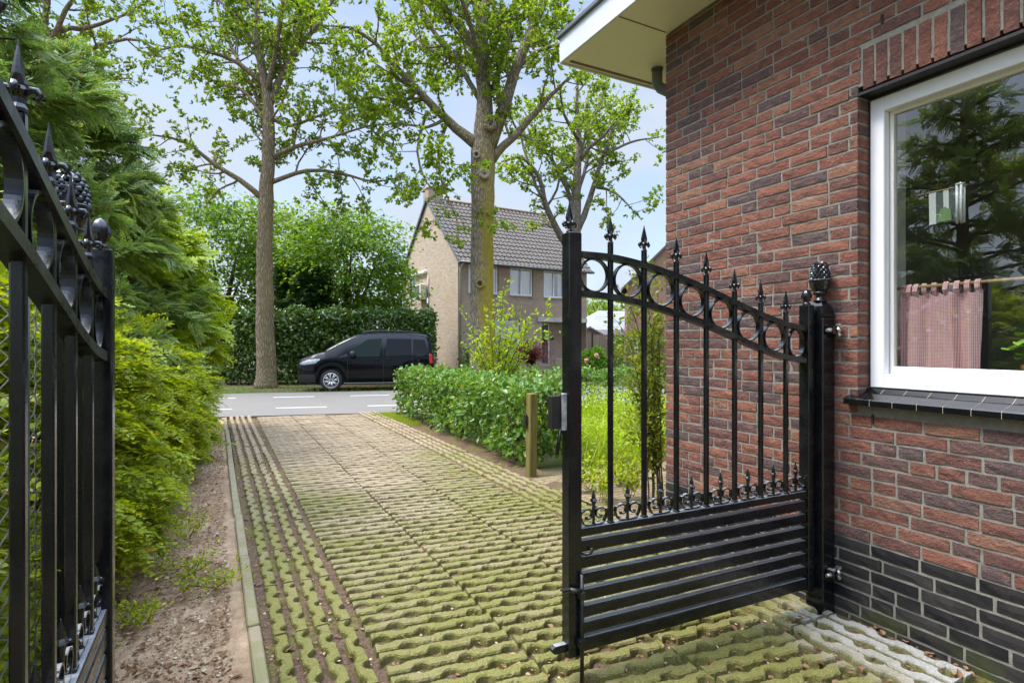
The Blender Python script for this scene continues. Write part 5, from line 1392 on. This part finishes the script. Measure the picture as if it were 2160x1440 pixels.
# pebbles and crumbs on the soil
n = 1400; P = np.column_stack([-.75 + .80 * rg.uniform(size=n), 1.2 + 6.5 * rg.uniform(size=n) ** 1.5, np.full(n, -.014)])
tv = np.array([(-.5, 0, 0), (.5, 0, 0), (0, .6, 0), (0, -.6, 0), (0, 0, .4)]); tf = np.array([(0, 3, 4), (3, 1, 4), (1, 2, 4), (2, 0, 4)])
v, f = scatter(P, rg.normal(size=(n, 3)) * np.array([1, 1, .1]), np.tile([0, 0, 1.], (n, 1)), rg.uniform(.006, .018, n), (tv, tf)); o = np_mesh('pebbles', v, f, simple('brown pebble', (.30, .20, .135), .9, 0, .6, 40)); tag(o, kind='stuff')
# old post by the hedge
wp = thing('wooden_post', (2.935, 5.16, 0), 'square weathered wooden post with green algae at the hedge end', 'post')
m = MB(); m.box((0, 0, .40), (.09, .09, .90), bev=.006, rz=.06, ry=.012); m.build('post', M['timber'], wp)
m = MB(); m.box((-.062, .02, .565), (.02, .05, .13), bev=.004); m.build('bracket', M['dark'], wp)
# far treeline
n = 14000; az = rg.uniform(R(-75), R(75), n); dist = rg.uniform(60, 78, n); P = np.column_stack([np.sin(az) * dist, np.cos(az) * dist, rg.uniform(0, 1, n) ** .8 * (4.0 + 1.6 * np.sin(az * 23) + 1.0 * np.sin(az * 57 + 2))])
v, f = scatter(P, rg.normal(size=(n, 3)), rg.normal(size=(n, 3)), rg.uniform(.6, 1.3, n), T_leaf(.4)); o = np_mesh('woods', v, f, M['leaf_oak3']); tag(o, kind='stuff')
# ------------------------------------------------------------------ house number 14
HA = R(3.9)
h14 = thing('house', (9.838, 24.198, -.03), 'brown brick house with grey tiled roof and number 14 beside its door', 'house', None, HA)
HW, HD, HE, HR = 7.65, 7.15, 5.43, 8.83
fr_open = [(.55, 2.18, 3.78, 5.16, 2), (2.83, 4.19, 3.77, 5.155, 2), (4.85, 6.75, 3.75, 5.15, 3), (1.90, 3.40, .85, 2.56, 1), (4.75, 7.63, .35, 2.50, 0)]
def wall_with_holes(mb, x0, x1, z0, z1, holes, th, mi=0, axis='x', off=0.):
    xs = sorted({x0, x1, *[h[0] for h in holes], *[h[1] for h in holes]}); zs = sorted({z0, z1, *[h[2] for h in holes], *[h[3] for h in holes]})
    def P(x, y, z): return (x, y + off, z) if axis == 'x' else (y + off, x, z)
    for i in range(len(xs) - 1):
        for k in range(len(zs) - 1):
            cx, cz = (xs[i] + xs[i + 1]) / 2, (zs[k] + zs[k + 1]) / 2
            if any(h[0] < cx < h[1] and h[2] < cz < h[3] for h in holes): continue
            f = [P(xs[i], 0, zs[k]), P(xs[i + 1], 0, zs[k]), P(xs[i + 1], 0, zs[k + 1]), P(xs[i], 0, zs[k + 1])]
            mb.add(f, [(0, 1, 2, 3) if axis == 'x' else (3, 2, 1, 0)], mi)
    for h in holes:
        a, b, c, d = h[:4]
        q = [P(a, 0, c), P(b, 0, c), P(b, 0, d), P(a, 0, d), P(a, th, c), P(b, th, c), P(b, th, d), P(a, th, d)]
        mb.add(q, [(0, 4, 5, 1), (1, 5, 6, 2), (2, 6, 7, 3), (3, 7, 4, 0)] if axis == 'x' else [(1, 5, 4, 0), (2, 6, 5, 1), (3, 7, 6, 2), (0, 4, 7, 3)], mi)
m = MB()
wall_with_holes(m, 0, HW, 0, HE, fr_open, .16)
m.add([(HW, 0, 0), (HW, HD, 0), (HW, HD, HE), (HW, HD / 2, HR), (HW, 0, HE)], [(0, 1, 2, 3, 4)], 0)
m.add([(0, HD, 0), (HW, HD, 0), (HW, HD, HE), (0, HD, HE)], [(3, 2, 1, 0)], 0)
# porch recess
m.add([(4.75, .16, .35), (7.63, .16, .35), (7.63, .16, 2.5), (4.75, .16, 2.5), (4.75, .9, .35), (7.63, .9, .35), (7.63, .9, 2.5), (4.75, .9, 2.5)], [(4, 5, 6, 7), (0, 1, 5, 4), (0, 4, 7, 3), (1, 2, 6, 5), (3, 7, 6, 2)], 0)
# soldier band over the ground floor window
for k in range(27): m.box((1.80 + .0645 * k, -.0015, 2.68), (.054, .01, .21), 0)
m.build('wall', M['brick_far'], h14)
m = MB(); gh = [(5.15, 6.2, 3.77, 5.08)]
wall_with_holes(m, 0.0, HD, 0, HE, gh, .12, 0, 'y')
m.add([(0, 0, HE), (0, HD, HE), (0, HD / 2, HR)], [(2, 1, 0)], 0)
m.build('gable_wall', M['brick_gable'], h14)
def far_window(x0, x1, z0, z1, cols, y=.06, parent=h14, curtains=True, frame='white'):
    m = MB(); f = .065
    m.box(((x0 + x1) / 2, y + .03, z0 + f / 2), (x1 - x0, .07, f)); m.box(((x0 + x1) / 2, y + .03, z1 - f / 2), (x1 - x0, .07, f))
    for k in range(cols + 1):
        xx = x0 + f / 2 + (x1 - x0 - f) * k / cols; m.box((xx, y + .031, (z0 + z1) / 2), (f, .068, z1 - z0 - 2 * f + .002))
    w_ = m.build('window', M[frame], parent)
    m = MB(); m.add([(x0, y + .04, z0), (x1, y + .04, z0), (x1, y + .04, z1), (x0, y + .04, z1)], [(0, 1, 2, 3)]); m.build('pane', M['glass_clear_far'], w_)
    if curtains:
        m = MB(); n = 40
        for a, b in ((x0, x0 + .42 * (x1 - x0)), (x1 - .46 * (x1 - x0), x1)):
            V = []
            for i in range(n + 1): V += [(a + (b - a) * i / n, y + .16 + .02 * math.sin(i * 1.7), z0), (a + (b - a) * i / n, y + .16 + .02 * math.sin(i * 1.7), z1)]
            m.add(V, [(2 * i, 2 * i + 2, 2 * i + 3, 2 * i + 1) for i in range(n)], 0)
        m.add([(x0, y + .9, z0), (x1, y + .9, z0), (x1, y + .9, z1), (x0, y + .9, z1)], [(0, 1, 2, 3)], 1)
        m.build('curtain', [M['net'], M['dark']], w_)
    m = MB(); m.box(((x0 + x1) / 2, y - .055, z0 - .03), (x1 - x0 + .06, .15, .045)); m.build('sill', M['concrete'], w_)
for x0, x1, z0, z1, c in fr_open[:3]: far_window(x0 + .03, x1 - .03, z0 + .02, z1 - .02, c)
far_window(1.93, 3.37, .87, 2.53, 1, curtains=False)
m = MB()
for k in range(26): m.box((2.65, .16, .96 + k * .046), (1.3, .030, .004), rx=.6)
m.build('blind', M['net'], h14)
m = MB(); m.box((2.65, .9, 1.7), (1.4, .02, 1.6)); m.build('room', M['dark'], h14)
# canopy lintel, door and number
m = MB(); m.box((6.05, -.02, 2.62), (3.2, .10, .225), bev=.006); m.box((6.19, .45, 2.505), (2.9, .9, .012)); m.build('porch_canopy', M['concrete'], h14)
m = MB(); m.box((5.25, .88, 1.40), (.90, .05, 1.96)); dr = m.build('door', M['door'], h14)
m = MB(); m.box((5.74, .87, 1.42), (.07, .09, 2.05)); m.box((4.78, .87, 1.42), (.06, .09, 2.05)); m.box((5.26, .87, 2.43), (.9, .09, .07)); m.build('frame', M['cream'], dr)
m = MB(); m.tube([(5.62, .82, 1.25), (5.62, .82, 1.55)], .018, 8); m.build('handle', M['dark'], dr)
m = MB()
for k in range(4): m.prism([(4.86 + .16 * k, .5 + .0 * k), (4.90 + .16 * k, .5), (5.30 + .09 * k, 1.25 + .2 * k), (4.90 + .16 * k, 2.2), (4.86 + .16 * k, 2.2), (5.25 + .09 * k, 1.25 + .2 * k)], 1, .845, .856)
m.build('groove', M['cutdark'], dr)
m = MB(); y = .885
m.box((5.93, y, 1.66), (.035, .03, .19)); m.box((5.905, y, 1.725), (.03, .028, .03), ry=-.7)
m.box((6.075, y, 1.66), (.035, .03, .19)); m.box((6.04, y, 1.635), (.13, .028, .032)); m.box((6.02, y, 1.69), (.03, .029, .14), ry=.55)
m.build('house_number', M['cutdark'], h14)
m = MB(); m.box((6.2, -.75, .28), (2.5, .22, .56)); 
for k in range(38): m.box((4.98 + .0645 * k, -.75, .60), (.054, .23, .11), 0)
m.build('porch_wall', M['brick_far'], h14)
# roof with pantile courses
def pantile_roof(name, x0, x1, y0, z0, y1, z1, mat, parent, pitchx=.25, rowl=.345, amp=.030, step=.045):
    L = math.hypot(y1 - y0, z1 - z0); ty, tz = (y1 - y0) / L, (z1 - z0) / L; ny, nz_ = -tz, ty
    if nz_ < 0: ny, nz_ = -ny, -nz_
    nr = int(round(L / rowl)); nc = int(round((x1 - x0) / pitchx)); k = 7; m = MB()
    xs = np.linspace(x0, x1, nc * k + 1); ph = (xs - x0) / pitchx * 2 * PI; prof = amp * (np.sin(ph) + .35 * np.sin(2 * ph + .6))
    for r_ in range(nr):
        a = L * r_ / nr - .01; b = L * (r_ + 1) / nr; V = []
        jit = rng.uniform(-.004, .004)
        for s, h in ((a, -.02), (a, step + jit), (b + .02, .002)):
            V += [(x, y0 + ty * s + ny * (h + p), z0 + tz * s + nz_ * (h + p)) for x, p in zip(xs, prof)]
        n = len(xs); m.add(V, [(q * n + i, q * n + i + 1, (q + 1) * n + i + 1, (q + 1) * n + i) for q in range(2) for i in range(n - 1)], 0, False)
    return m.build(name, mat, parent)
sl = (HR - HE) / (HD / 2)
rf = pantile_roof('roof', -.10, HW + .18, -.32, HE - .32 * sl + .08, HD / 2, HR + .10, M['tile'], h14)
m = MB(); m.add([(-.1, HD + .3, HE - .3 * sl + .08), (HW + .18, HD + .3, HE - .3 * sl + .08), (HW + .18, HD / 2, HR + .1), (-.1, HD / 2, HR + .1)], [(0, 1, 2, 3)]); m.build('roof', M['tile'], h14)
m = MB(); m.tube([(.78, HD / 2, HR + .10), (HW + .2, HD / 2, HR + .10)], .10, 8)
m.build('ridge', M['ridge'], rf)
m = MB()
for ye, sg in ((-.32, 1), (HD + .32, -1)):
    m.add([(-.115, ye, HE - .32 * sl + .11), (-.115, HD / 2, HR + .14), (-.115, HD / 2, HR - .02), (-.115, ye, HE - .32 * sl - .05), (-.04, ye, HE - .32 * sl + .11), (-.04, HD / 2, HR + .14), (-.04, HD / 2, HR - .02), (-.04, ye, HE - .32 * sl - .05)], [(0, 1, 2, 3), (7, 6, 5, 4), (0, 4, 5, 1), (3, 2, 6, 7), (0, 3, 7, 4)])
m.build('verge_trim', M['trim_grey'], rf)
m = MB(); m.tube([(-.12, -.36, HE - .27), (HW + .2, -.36, HE - .27)], .062, 8); m.box((HW / 2, -.26, HE - .27), (HW + .2, .05, .12)); m.build('gutter', M['trim_grey'], h14)
m = MB(); m.tube([(.10, -.34, HE - .3), (.10, -.2, HE - .42), (.10, -.06, HE - .5), (.10, -.06, 0)], .042, 10); m.build('downpipe', M['pipe_pale'], h14)
m = MB(); m.box((.42, 3.86, 8.90), (.80, .70, 1.3)); m.box((.42, 3.86, 9.52), (.86, .76, .08)); ch = m.build('chimney', M['brick_far'], rf)
m = MB(); m.add([(.8, 3.5, 8.85), (.9, 3.5, 8.72), (.9, 3.4, 8.65), (.8, 3.48, 8.98)], [(0, 1, 2, 3)]); m.box((.84, 3.5, 8.76), (.16, .42, .20), rx=.0); m.build('flashing', M['concrete'], ch)
# gable side window, awning case and pipe
m = MB(); f = .07
m.box((.05, 5.675, 3.805), (.06, 1.05, f)); m.box((.05, 5.675, 5.045), (.06, 1.05, f))
for yy in (5.185, 5.675, 6.165): m.box((.0505, yy, 4.425), (.058, f, 1.17))
gw = m.build('window', M['cream'], h14)
m = MB(); m.add([(.055, 5.15, 3.77), (.055, 6.2, 3.77), (.055, 6.2, 5.08), (.055, 5.15, 5.08)], [(3, 2, 1, 0)]); m.build('pane', M['glass_far'], gw)
m = MB(); m.box((-.09, 4.7, 5.13), (.16, 2.1, .13), bev=.02); m.build('awning_case', M['cream'], h14)
m = MB(); m.tube([(-.06, 3.42, 3.75), (-.06, 3.42, 0)], .045, 10); m.tube([(-.05, 3.40, 4.9), (-.05, 3.40, 3.75)], .03, 8); m.build('downpipe', M['pipe_pale'], h14)
m = MB(); m.tube([(-.02, 2.25, .62), (-.22, 2.25, .62), (-.25, 2.25, .58), (-.25, 2.25, 0)], .035, 8); m.build('gas_pipe', M['cutdark'], h14)
def h14_world(x, y, z): c_, s_ = math.cos(HA), math.sin(HA); return (9.838 + x * c_ - y * s_, 24.198 + x * s_ + y * c_, z - .03)
ac = thing('air_conditioner', h14_world(-.22, 4.05, 3.72), 'cream air conditioning unit bolted to the pale gable wall', 'air conditioner', None, HA)
m = MB(); m.box((0, 0, .39), (.34, .95, .72), bev=.02); m.build('casing', M['acunit'], ac)
m = MB()
for k in range(12): m.box((-.176, .05, .12 + k * .05), (.012, .72, .026))
m.build('louvre', M['trim_grey'], ac)
m = MB(); m.box((.02, -.40, .0), (.34, .04, .05)); m.box((.02, .40, .0), (.34, .04, .05)); m.build('bracket', M['cream'], ac)

# ------------------------------------------------------------------ farther red house, garage, shed, fence
hx, hy = gp(1323, 30)
h2 = thing('house', (hx, hy, -.03), 'farther red brick gabled house beyond the square clipped hedge', 'house', None, R(-38))
m = MB(); W2, E2 = 8.4, 4.5
m.add([(0, 0, 0), (W2, 0, 0), (W2, 0, E2), (W2 / 2, 0, E2 + W2 / 2 * .98), (0, 0, E2)], [(0, 1, 2, 3, 4)]); m.add([(0, 8, 0), (W2, 8, 0), (W2, 8, E2), (W2 / 2, 8, E2 + W2 / 2 * .98), (0, 8, E2)], [(4, 3, 2, 1, 0)])
m.add([(0, 0, 0), (0, 8, 0), (0, 8, E2), (0, 0, E2)], [(3, 2, 1, 0)]); m.add([(W2, 0, 0), (W2, 8, 0), (W2, 8, E2), (W2, 0, E2)], [(0, 1, 2, 3)])
m.build('wall', M['brick_red_far'], h2)
m = MB(); rz_ = E2 + W2 / 2 * .98
for sg in (0, 1):
    x0, x1 = (-.3, W2 / 2) if sg == 0 else (W2 + .3, W2 / 2)
    q = [(x0, -.12, E2 - .28), (x1, -.12, rz_ + .02), (x1, 8.1, rz_ + .02), (x0, 8.1, E2 - .28)]; q += [(a, b, c + .14) for a, b, c in q]
    m.add(q, [(0, 1, 2, 3), (7, 6, 5, 4), (0, 4, 5, 1), (2, 6, 7, 3), (0, 3, 7, 4)])
r2 = m.build('roof', M['tile'], h2)
m = MB(); m.box((2.75, .45, 7.0), (.75, .8, 2.6)); m.build('chimney', M['brick_red_far'], r2)
m = MB(); m.box((1.0, -.45, 2.02), (1.5, .9, .16)); m.box((.34, -.82, .97), (.08, .08, 1.94)); m.build('porch', M['trim_grey'], h2)
far_window(.5, 1.5, .9, 1.9, 3, -.12, h2, False)
gx, gy = gp(1262, 38)
g2 = thing('garage', (gx, gy, -.03), 'low brick garage with pale grey roof between the two houses', 'garage', None, R(-10))
m = MB(); m.box((2.0, 2.0, 1.2), (4.0, 4.0, 2.4)); m.build('wall', M['brick_red_far'], g2)
m = MB(); m.add([(-.9, -.35, 2.35), (4.4, -.35, 2.35), (4.4, 4.4, 2.35), (-.9, 4.4, 2.35), (1.0, 2.0, 3.75), (3.9, 2.0, 3.75), (-.9, -.35, 2.2), (4.4, -.35, 2.2), (4.4, 4.4, 2.2), (-.9, 4.4, 2.2)], [(0, 1, 5, 4), (1, 2, 5), (2, 3, 4, 5), (3, 0, 4), (6, 7, 1, 0), (7, 8, 2, 1), (8, 9, 3, 2), (9, 6, 0, 3), (9, 8, 7, 6)])
for k in range(9): 
    t_ = (k + .5) / 10; m.box((1.75 + .55 * t_ - .1, -.35 + 2.35 * t_, 2.36 + 1.4 * t_), (5.2 * (1 - t_ * .5), .02, .03))
m.build('roof', M['tile_pale'], g2)
m = MB(); m.box((1.6, -.37, 2.15), (4.6, .03, .35)); m.build('fascia', M['white'], g2)
sx_, sy_ = gp(1236, 34)
s2 = thing('garden_shed', (sx_, sy_, -.03), 'small pale timber shed above the vertical board fence', 'shed', None, R(-12))
m = MB(); m.prism([(0, 0), (1.3, 0), (1.3, 1.80), (.2, 2.35), (0, 2.3)], 1, 0, 2.0); m.build('wall', M['fencewood'], s2)
m = MB(); m.prism([(-.1, 2.30), (.2, 2.45), (1.45, 1.80), (1.45, 1.72), (.2, 2.36), (-.1, 2.22)], 1, -.15, 2.1); m.build('roof', M['tile_pale'], s2)
fx, fy = gp(1236, 31)
f2 = thing('board_fence', (fx, fy, -.03), 'vertical weathered board fence beside house 14', 'fence', None, R(-14))
m = MB()
for k in range(12): m.box((.08 + k * .155, rng.uniform(-.008, .008), .95), (.13, .02, 1.9 + rng.uniform(-.02, .02)))
m.build('board', M['fencewood'], f2)
m = MB(); m.box((.36, -.03, 1.0), (.07, .07, 2.0)); m.box((1.6, -.03, 1.0), (.07, .07, 2.0)); m.build('fence_post', M['dark'], f2)
lx, ly = gp(1319, 29.5)
# ------------------------------------------------------------------ black van
CW = np.array([2.914, 17.04])
co_ = CW - RD * 1.0 + RN * .88
van = thing('parked_van', (co_[0], co_[1], -.03), 'black passenger van with roof rails parked by the ivy hedge', 'van', None, R(-15))
LEN = 4.02; HWD = .87
def ip(x, xs, ys): return float(np.interp(x, xs, ys))
def z_top(x): return ip(x, [0, .03, .14, .41, .6, .78, .90, 1.2, 1.5, 1.75, 2.1, 2.6, 3.2, 3.6, 3.8, 3.9, 3.97, 4.0, 4.02], [.78, .88, .975, 1.075, 1.125, 1.165, 1.25, 1.42, 1.57, 1.675, 1.72, 1.735, 1.725, 1.705, 1.665, 1.60, 1.34, 1.05, .90])
def z_belt(x): return min(ip(x, [0, .1, .5, .9, 1.4, 2.5, 3.3, 3.9, 4.02], [.74, .84, .93, .98, 1.0, 1.02, 1.06, 1.10, .85]), z_top(x) - .015)
WX = [1.0, 3.46]
def z_bot(x):
    z = ip(x, [0, .08, .3, .6, 1.4, 3.0, 3.85, 3.98, 4.02], [.42, .30, .24, .22, .205, .205, .27, .36, .45])
    for w_ in WX:
        d = abs(x - w_)
        if d < .385: z = max(z, .315 + math.sqrt(.385 ** 2 - d * d))
    return z
def w_low(x): return ip(x, [0, .03, .1, .25, .5, 3.6, 3.9, 4.0, 4.02], [.42, .56, .68, .78, .845, .855, .83, .77, .70]) 
def w_belt(x): return ip(x, [0, .03, .1, .25, .5, .9, 3.4, 3.8, 3.95, 4.02], [.40, .54, .66, .76, .815, .85, .85, .82, .77, .70])
def w_top(x): return min(w_belt(x), ip(x, [0, .1, .5, .9, 1.2, 1.7, 2.2, 3.3, 3.8, 4.02], [.38, .6, .72, .77, .74, .70, .695, .695, .68, .64]))
def sec(x):
    zb, zl, zt = z_bot(x), z_belt(x), z_top(x); wl, wb, wt_ = w_low(x), w_belt(x), w_top(x)
    zm = zb + (zl - zb) * .55; cab = zt - zl
    return [(0, zb + .05), (wl * .82, zb), (wl * .985, zb + .02), (wl * 1.015, zb + (zl - zb) * .25), (wl * 1.02, zm), ((wl + wb) / 2 * 1.015, zl - .07 * min(1, (zl - zb))), (wb, zl), (wt_ + .012, zt - min(.055, cab * .35)), (wt_ - .035, zt - min(.018, cab * .12)), (wt_ - .14, zt), (0, zt + min(.02, cab * .1))]
def side_y(x, z):
    s = sec(x); zz = [q[1] for q in s[2:8]]; ww = [q[0] for q in s[2:8]]
    return float(np.interp(z, zz, ww))
xs = np.unique(np.concatenate([np.linspace(0, .3, 9), np.arange(.3, 3.8, .045), np.linspace(3.8, LEN, 9)]))
m = MB(); V = []
for x in xs:
    s = sec(x); full = [(-a, b) for a, b in s] + [(a, b) for a, b in s[-2:0:-1]]
    V += [(x, a, b) for a, b in full]
n = 20
m.add(V, [(i * n + j, i * n + (j + 1) % n, (i + 1) * n + (j + 1) % n, (i + 1) * n + j) for i in range(len(xs) - 1) for j in range(n)], 0, True)
m.f.append(list(range(n))[::-1]); m.m.append(0); m.sm.append(False); m.f.append([(len(xs) - 1) * n + j for j in range(n)]); m.m.append(0); m.sm.append(False)
body = m.build('body', M['carpaint'], van)
def side_panel(name, poly, mat, off=.006, sides=(-1, 1), th=.02, parent=van, nsub=7):
    """a panel lying on the flank: outline (x, z) filled on a grid that follows the bodyside"""
    P = np.array(poly, float); x0, x1 = P[:, 0].min(), P[:, 0].max(); X = np.linspace(x0 + 1e-4, x1 - 1e-4, 14)
    for sd in sides:
        V = []; m = MB()
        for x in X:
            zz = []
            for i in range(len(P)):
                a, b = P[i], P[(i + 1) % len(P)]
                if (a[0] - x) * (b[0] - x) <= 0 and abs(a[0] - b[0]) > 1e-9: zz.append(a[1] + (b[1] - a[1]) * (x - a[0]) / (b[0] - a[0]))
            lo, hi = min(zz), max(zz)
            for k in range(nsub): z = lo + (hi - lo) * k / (nsub - 1); V.append((x, sd * (side_y(x, z) + off), z))
        f = [(i * nsub + k, (i + 1) * nsub + k, (i + 1) * nsub + k + 1, i * nsub + k + 1) for i in range(13) for k in range(nsub - 1)]
        m.add(V, f if sd < 0 else [q[::-1] for q in f], 0, True); m.build(name, mat, parent)
side_panel('side_window', [(1.50, 1.02), (1.52, 1.18), (2.04, 1.53), (2.46, 1.555), (2.45, 1.02)], M['carglass_clear'])
side_panel('side_window', [(2.55, 1.03), (2.56, 1.555), (3.34, 1.545), (3.34, 1.06)], M['carglass'])
side_panel('side_window', [(3.385, 1.065), (3.385, 1.54), (3.74, 1.515), (3.85, 1.11)], M['carglass'])
side_panel('door_mirror_corner', [(1.20, .985), (1.46, 1.13), (1.47, 1.02)], M['carblack'])
for xa in (1.47, 2.505, 3.36):
    side_panel('door_seam', [(xa - .006, .26 if xa < 3 else .85), (xa - .006, 1.50 if xa > 2 else 1.0), (xa + .006, 1.50 if xa > 2 else 1.0), (xa + .006, .26 if xa < 3 else .85)], M['carblack'], .003)
side_panel('sill_strip', [(1.36, .225), (1.36, .245), (3.08, .245), (3.08, .225)], M['galv'], .012)
side_panel('headlight', [(.10, .80), (.16, .87), (.36, .93), (.66, .965), (.70, .93), (.56, .82), (.22, .775)], M['lamp'], .012)
side_panel('tail_light', [(3.88, .80), (3.87, 1.10), (3.955, 1.09), (3.985, .80)], M['red'], .012)
side_panel('fuel_cap', [(3.52, .86), (3.52, .92), (3.56, .92), (3.56, .86)], M['carblack'], .003, (-1,))
side_panel('bumper', [(.03, .32), (.10, .50), (.55, .50), (.58, .27), (.3, .25)], M['carblack'], .008)
# windscreen and grille
m = MB(); V = []; X = np.linspace(.86, 1.70, 14)
for x in X:
    for k in range(9):
        q_ = [(w_top(x) + .024, z_top(x) - .075), (w_top(x) - .02, z_top(x) - .005), (w_top(x) - .14, z_top(x) + .012), (.3, z_top(x) + .022), (0, z_top(x) + .026)][4 - abs(k - 4)]; V.append((x - .008, q_[0] * (1 if k > 4 else -1), q_[1]))
m.add(V, [(i * 9 + k, (i + 1) * 9 + k, (i + 1) * 9 + k + 1, i * 9 + k + 1) for i in range(13) for k in range(8)], 0, True); m.build('windscreen', M['carglass_clear'], van)
m = MB(); m.box((.025, 0, .70), (.06, .85, .16), bev=.02); m.box((.03, 0, .42), (.08, .8, .14), bev=.02)
for k in range(4): m.box((-.006, 0, .645 + .036 * k), (.012, .78, .010))
m.build('grille', M['carblack'], van)
m = MB(); m.box((-.012, 0, .545), (.016, .52, .11), bev=.004); m.build('number_plate', M['plate'], van)
for sd in (-1, 1):
    m = MB(); m.lathe([(.02, -.09), (.075, -.075), (.09, 0), (.08, .075), (.03, .09)], (1.62, sd * (.985), 1.09), 12, 0); m.box((1.64, sd * .90, 1.03), (.06, .14, .03), bev=.01)
    m.build('mirror', M['carblack'], van)
    m = MB(); 
    rp = [(1.82, 1.70), (1.95, 1.765), (2.2, 1.785), (2.8, 1.79), (3.3, 1.765), (3.55, 1.735), (3.68, 1.69)]
    m.tube([(x, sd * .60, z) for x, z in rp], [.012, .016, .018, .018, .018, .016, .012], 8)
    m.build('roof_rail', M['carblack'], van)
    for hx_ in (2.30, 2.66):
        m = MB(); m.tube([(hx_ - .09, sd * .872, .93), (hx_ - .05, sd * .893, .935), (hx_ + .05, sd * .893, .94), (hx_ + .09, sd * .872, .94)], [.012, .018, .018, .012], 8); m.build('door_handle', M['carpaint'], van)
def wheel(x, sd):
    m = MB(); R0 = .315
    def disc(prof, mi, sm=True):    # lathe round the y axis
        t_ = MB(); t_.lathe(prof, (0, 0, 0), 32, mi, sm)
        m2 = [(a, (c), b) for a, b, c in t_.v]
        m.add([(x + a, sd * (.62 + c), R0 + b) for a, c, b in m2], t_.f, mi, sm)
    disc([(.20, .02), (.27, .03), (.305, .06), (.315, .10), (.315, .18), (.305, .225), (.275, .245), (.235, .248), (.222, .235)], 0)
    w_ = m.build('wheel', M['tyre'], van)
    m = MB()
    def ring(prof): 
        t_ = MB(); t_.lathe(prof, (0, 0, 0), 32); m.add([(x + a, sd * (.62 + c), R0 + b) for a, b, c in t_.v], t_.f, 0, True)
    k = 40
    an = np.linspace(0, 2 * PI, k + 1)
    m.tube([(x + .214 * math.cos(q), sd * .858, R0 + .214 * math.sin(q)) for q in an], .014, 6)
    for j in range(8):
        a = j / 8 * 2 * PI + .2
        for da in (-.13, .13):
            m.tube([(x + .05 * math.cos(a + da * .8), sd * .862, R0 + .05 * math.sin(a + da * .8)), (x + .21 * math.cos(a + da), sd * .860, R0 + .21 * math.sin(a + da))], [.016, .012], 6)
    m.tube([(x, sd * .845, R0), (x, sd * .872, R0)], .062, 16)
    m.build('rim', M['alloy'], w_)
    m = MB(); m.tube([(x, sd * .82, R0), (x, sd * .835, R0)], .215, 24); m.tube([(x, sd * .872, R0), (x, sd * .876, R0)], .026, 12); m.build('hub', M['carblack'], w_)
for x in WX:
    for sd in (-1, 1): wheel(x, sd)
m = MB()
for x in WX: m.box((x, 0, .42), (.8, 1.30, .5))
m.box((2.0, 0, .33), (3.6, 1.25, .20)); m.build('underbody', M['carblack'], van)
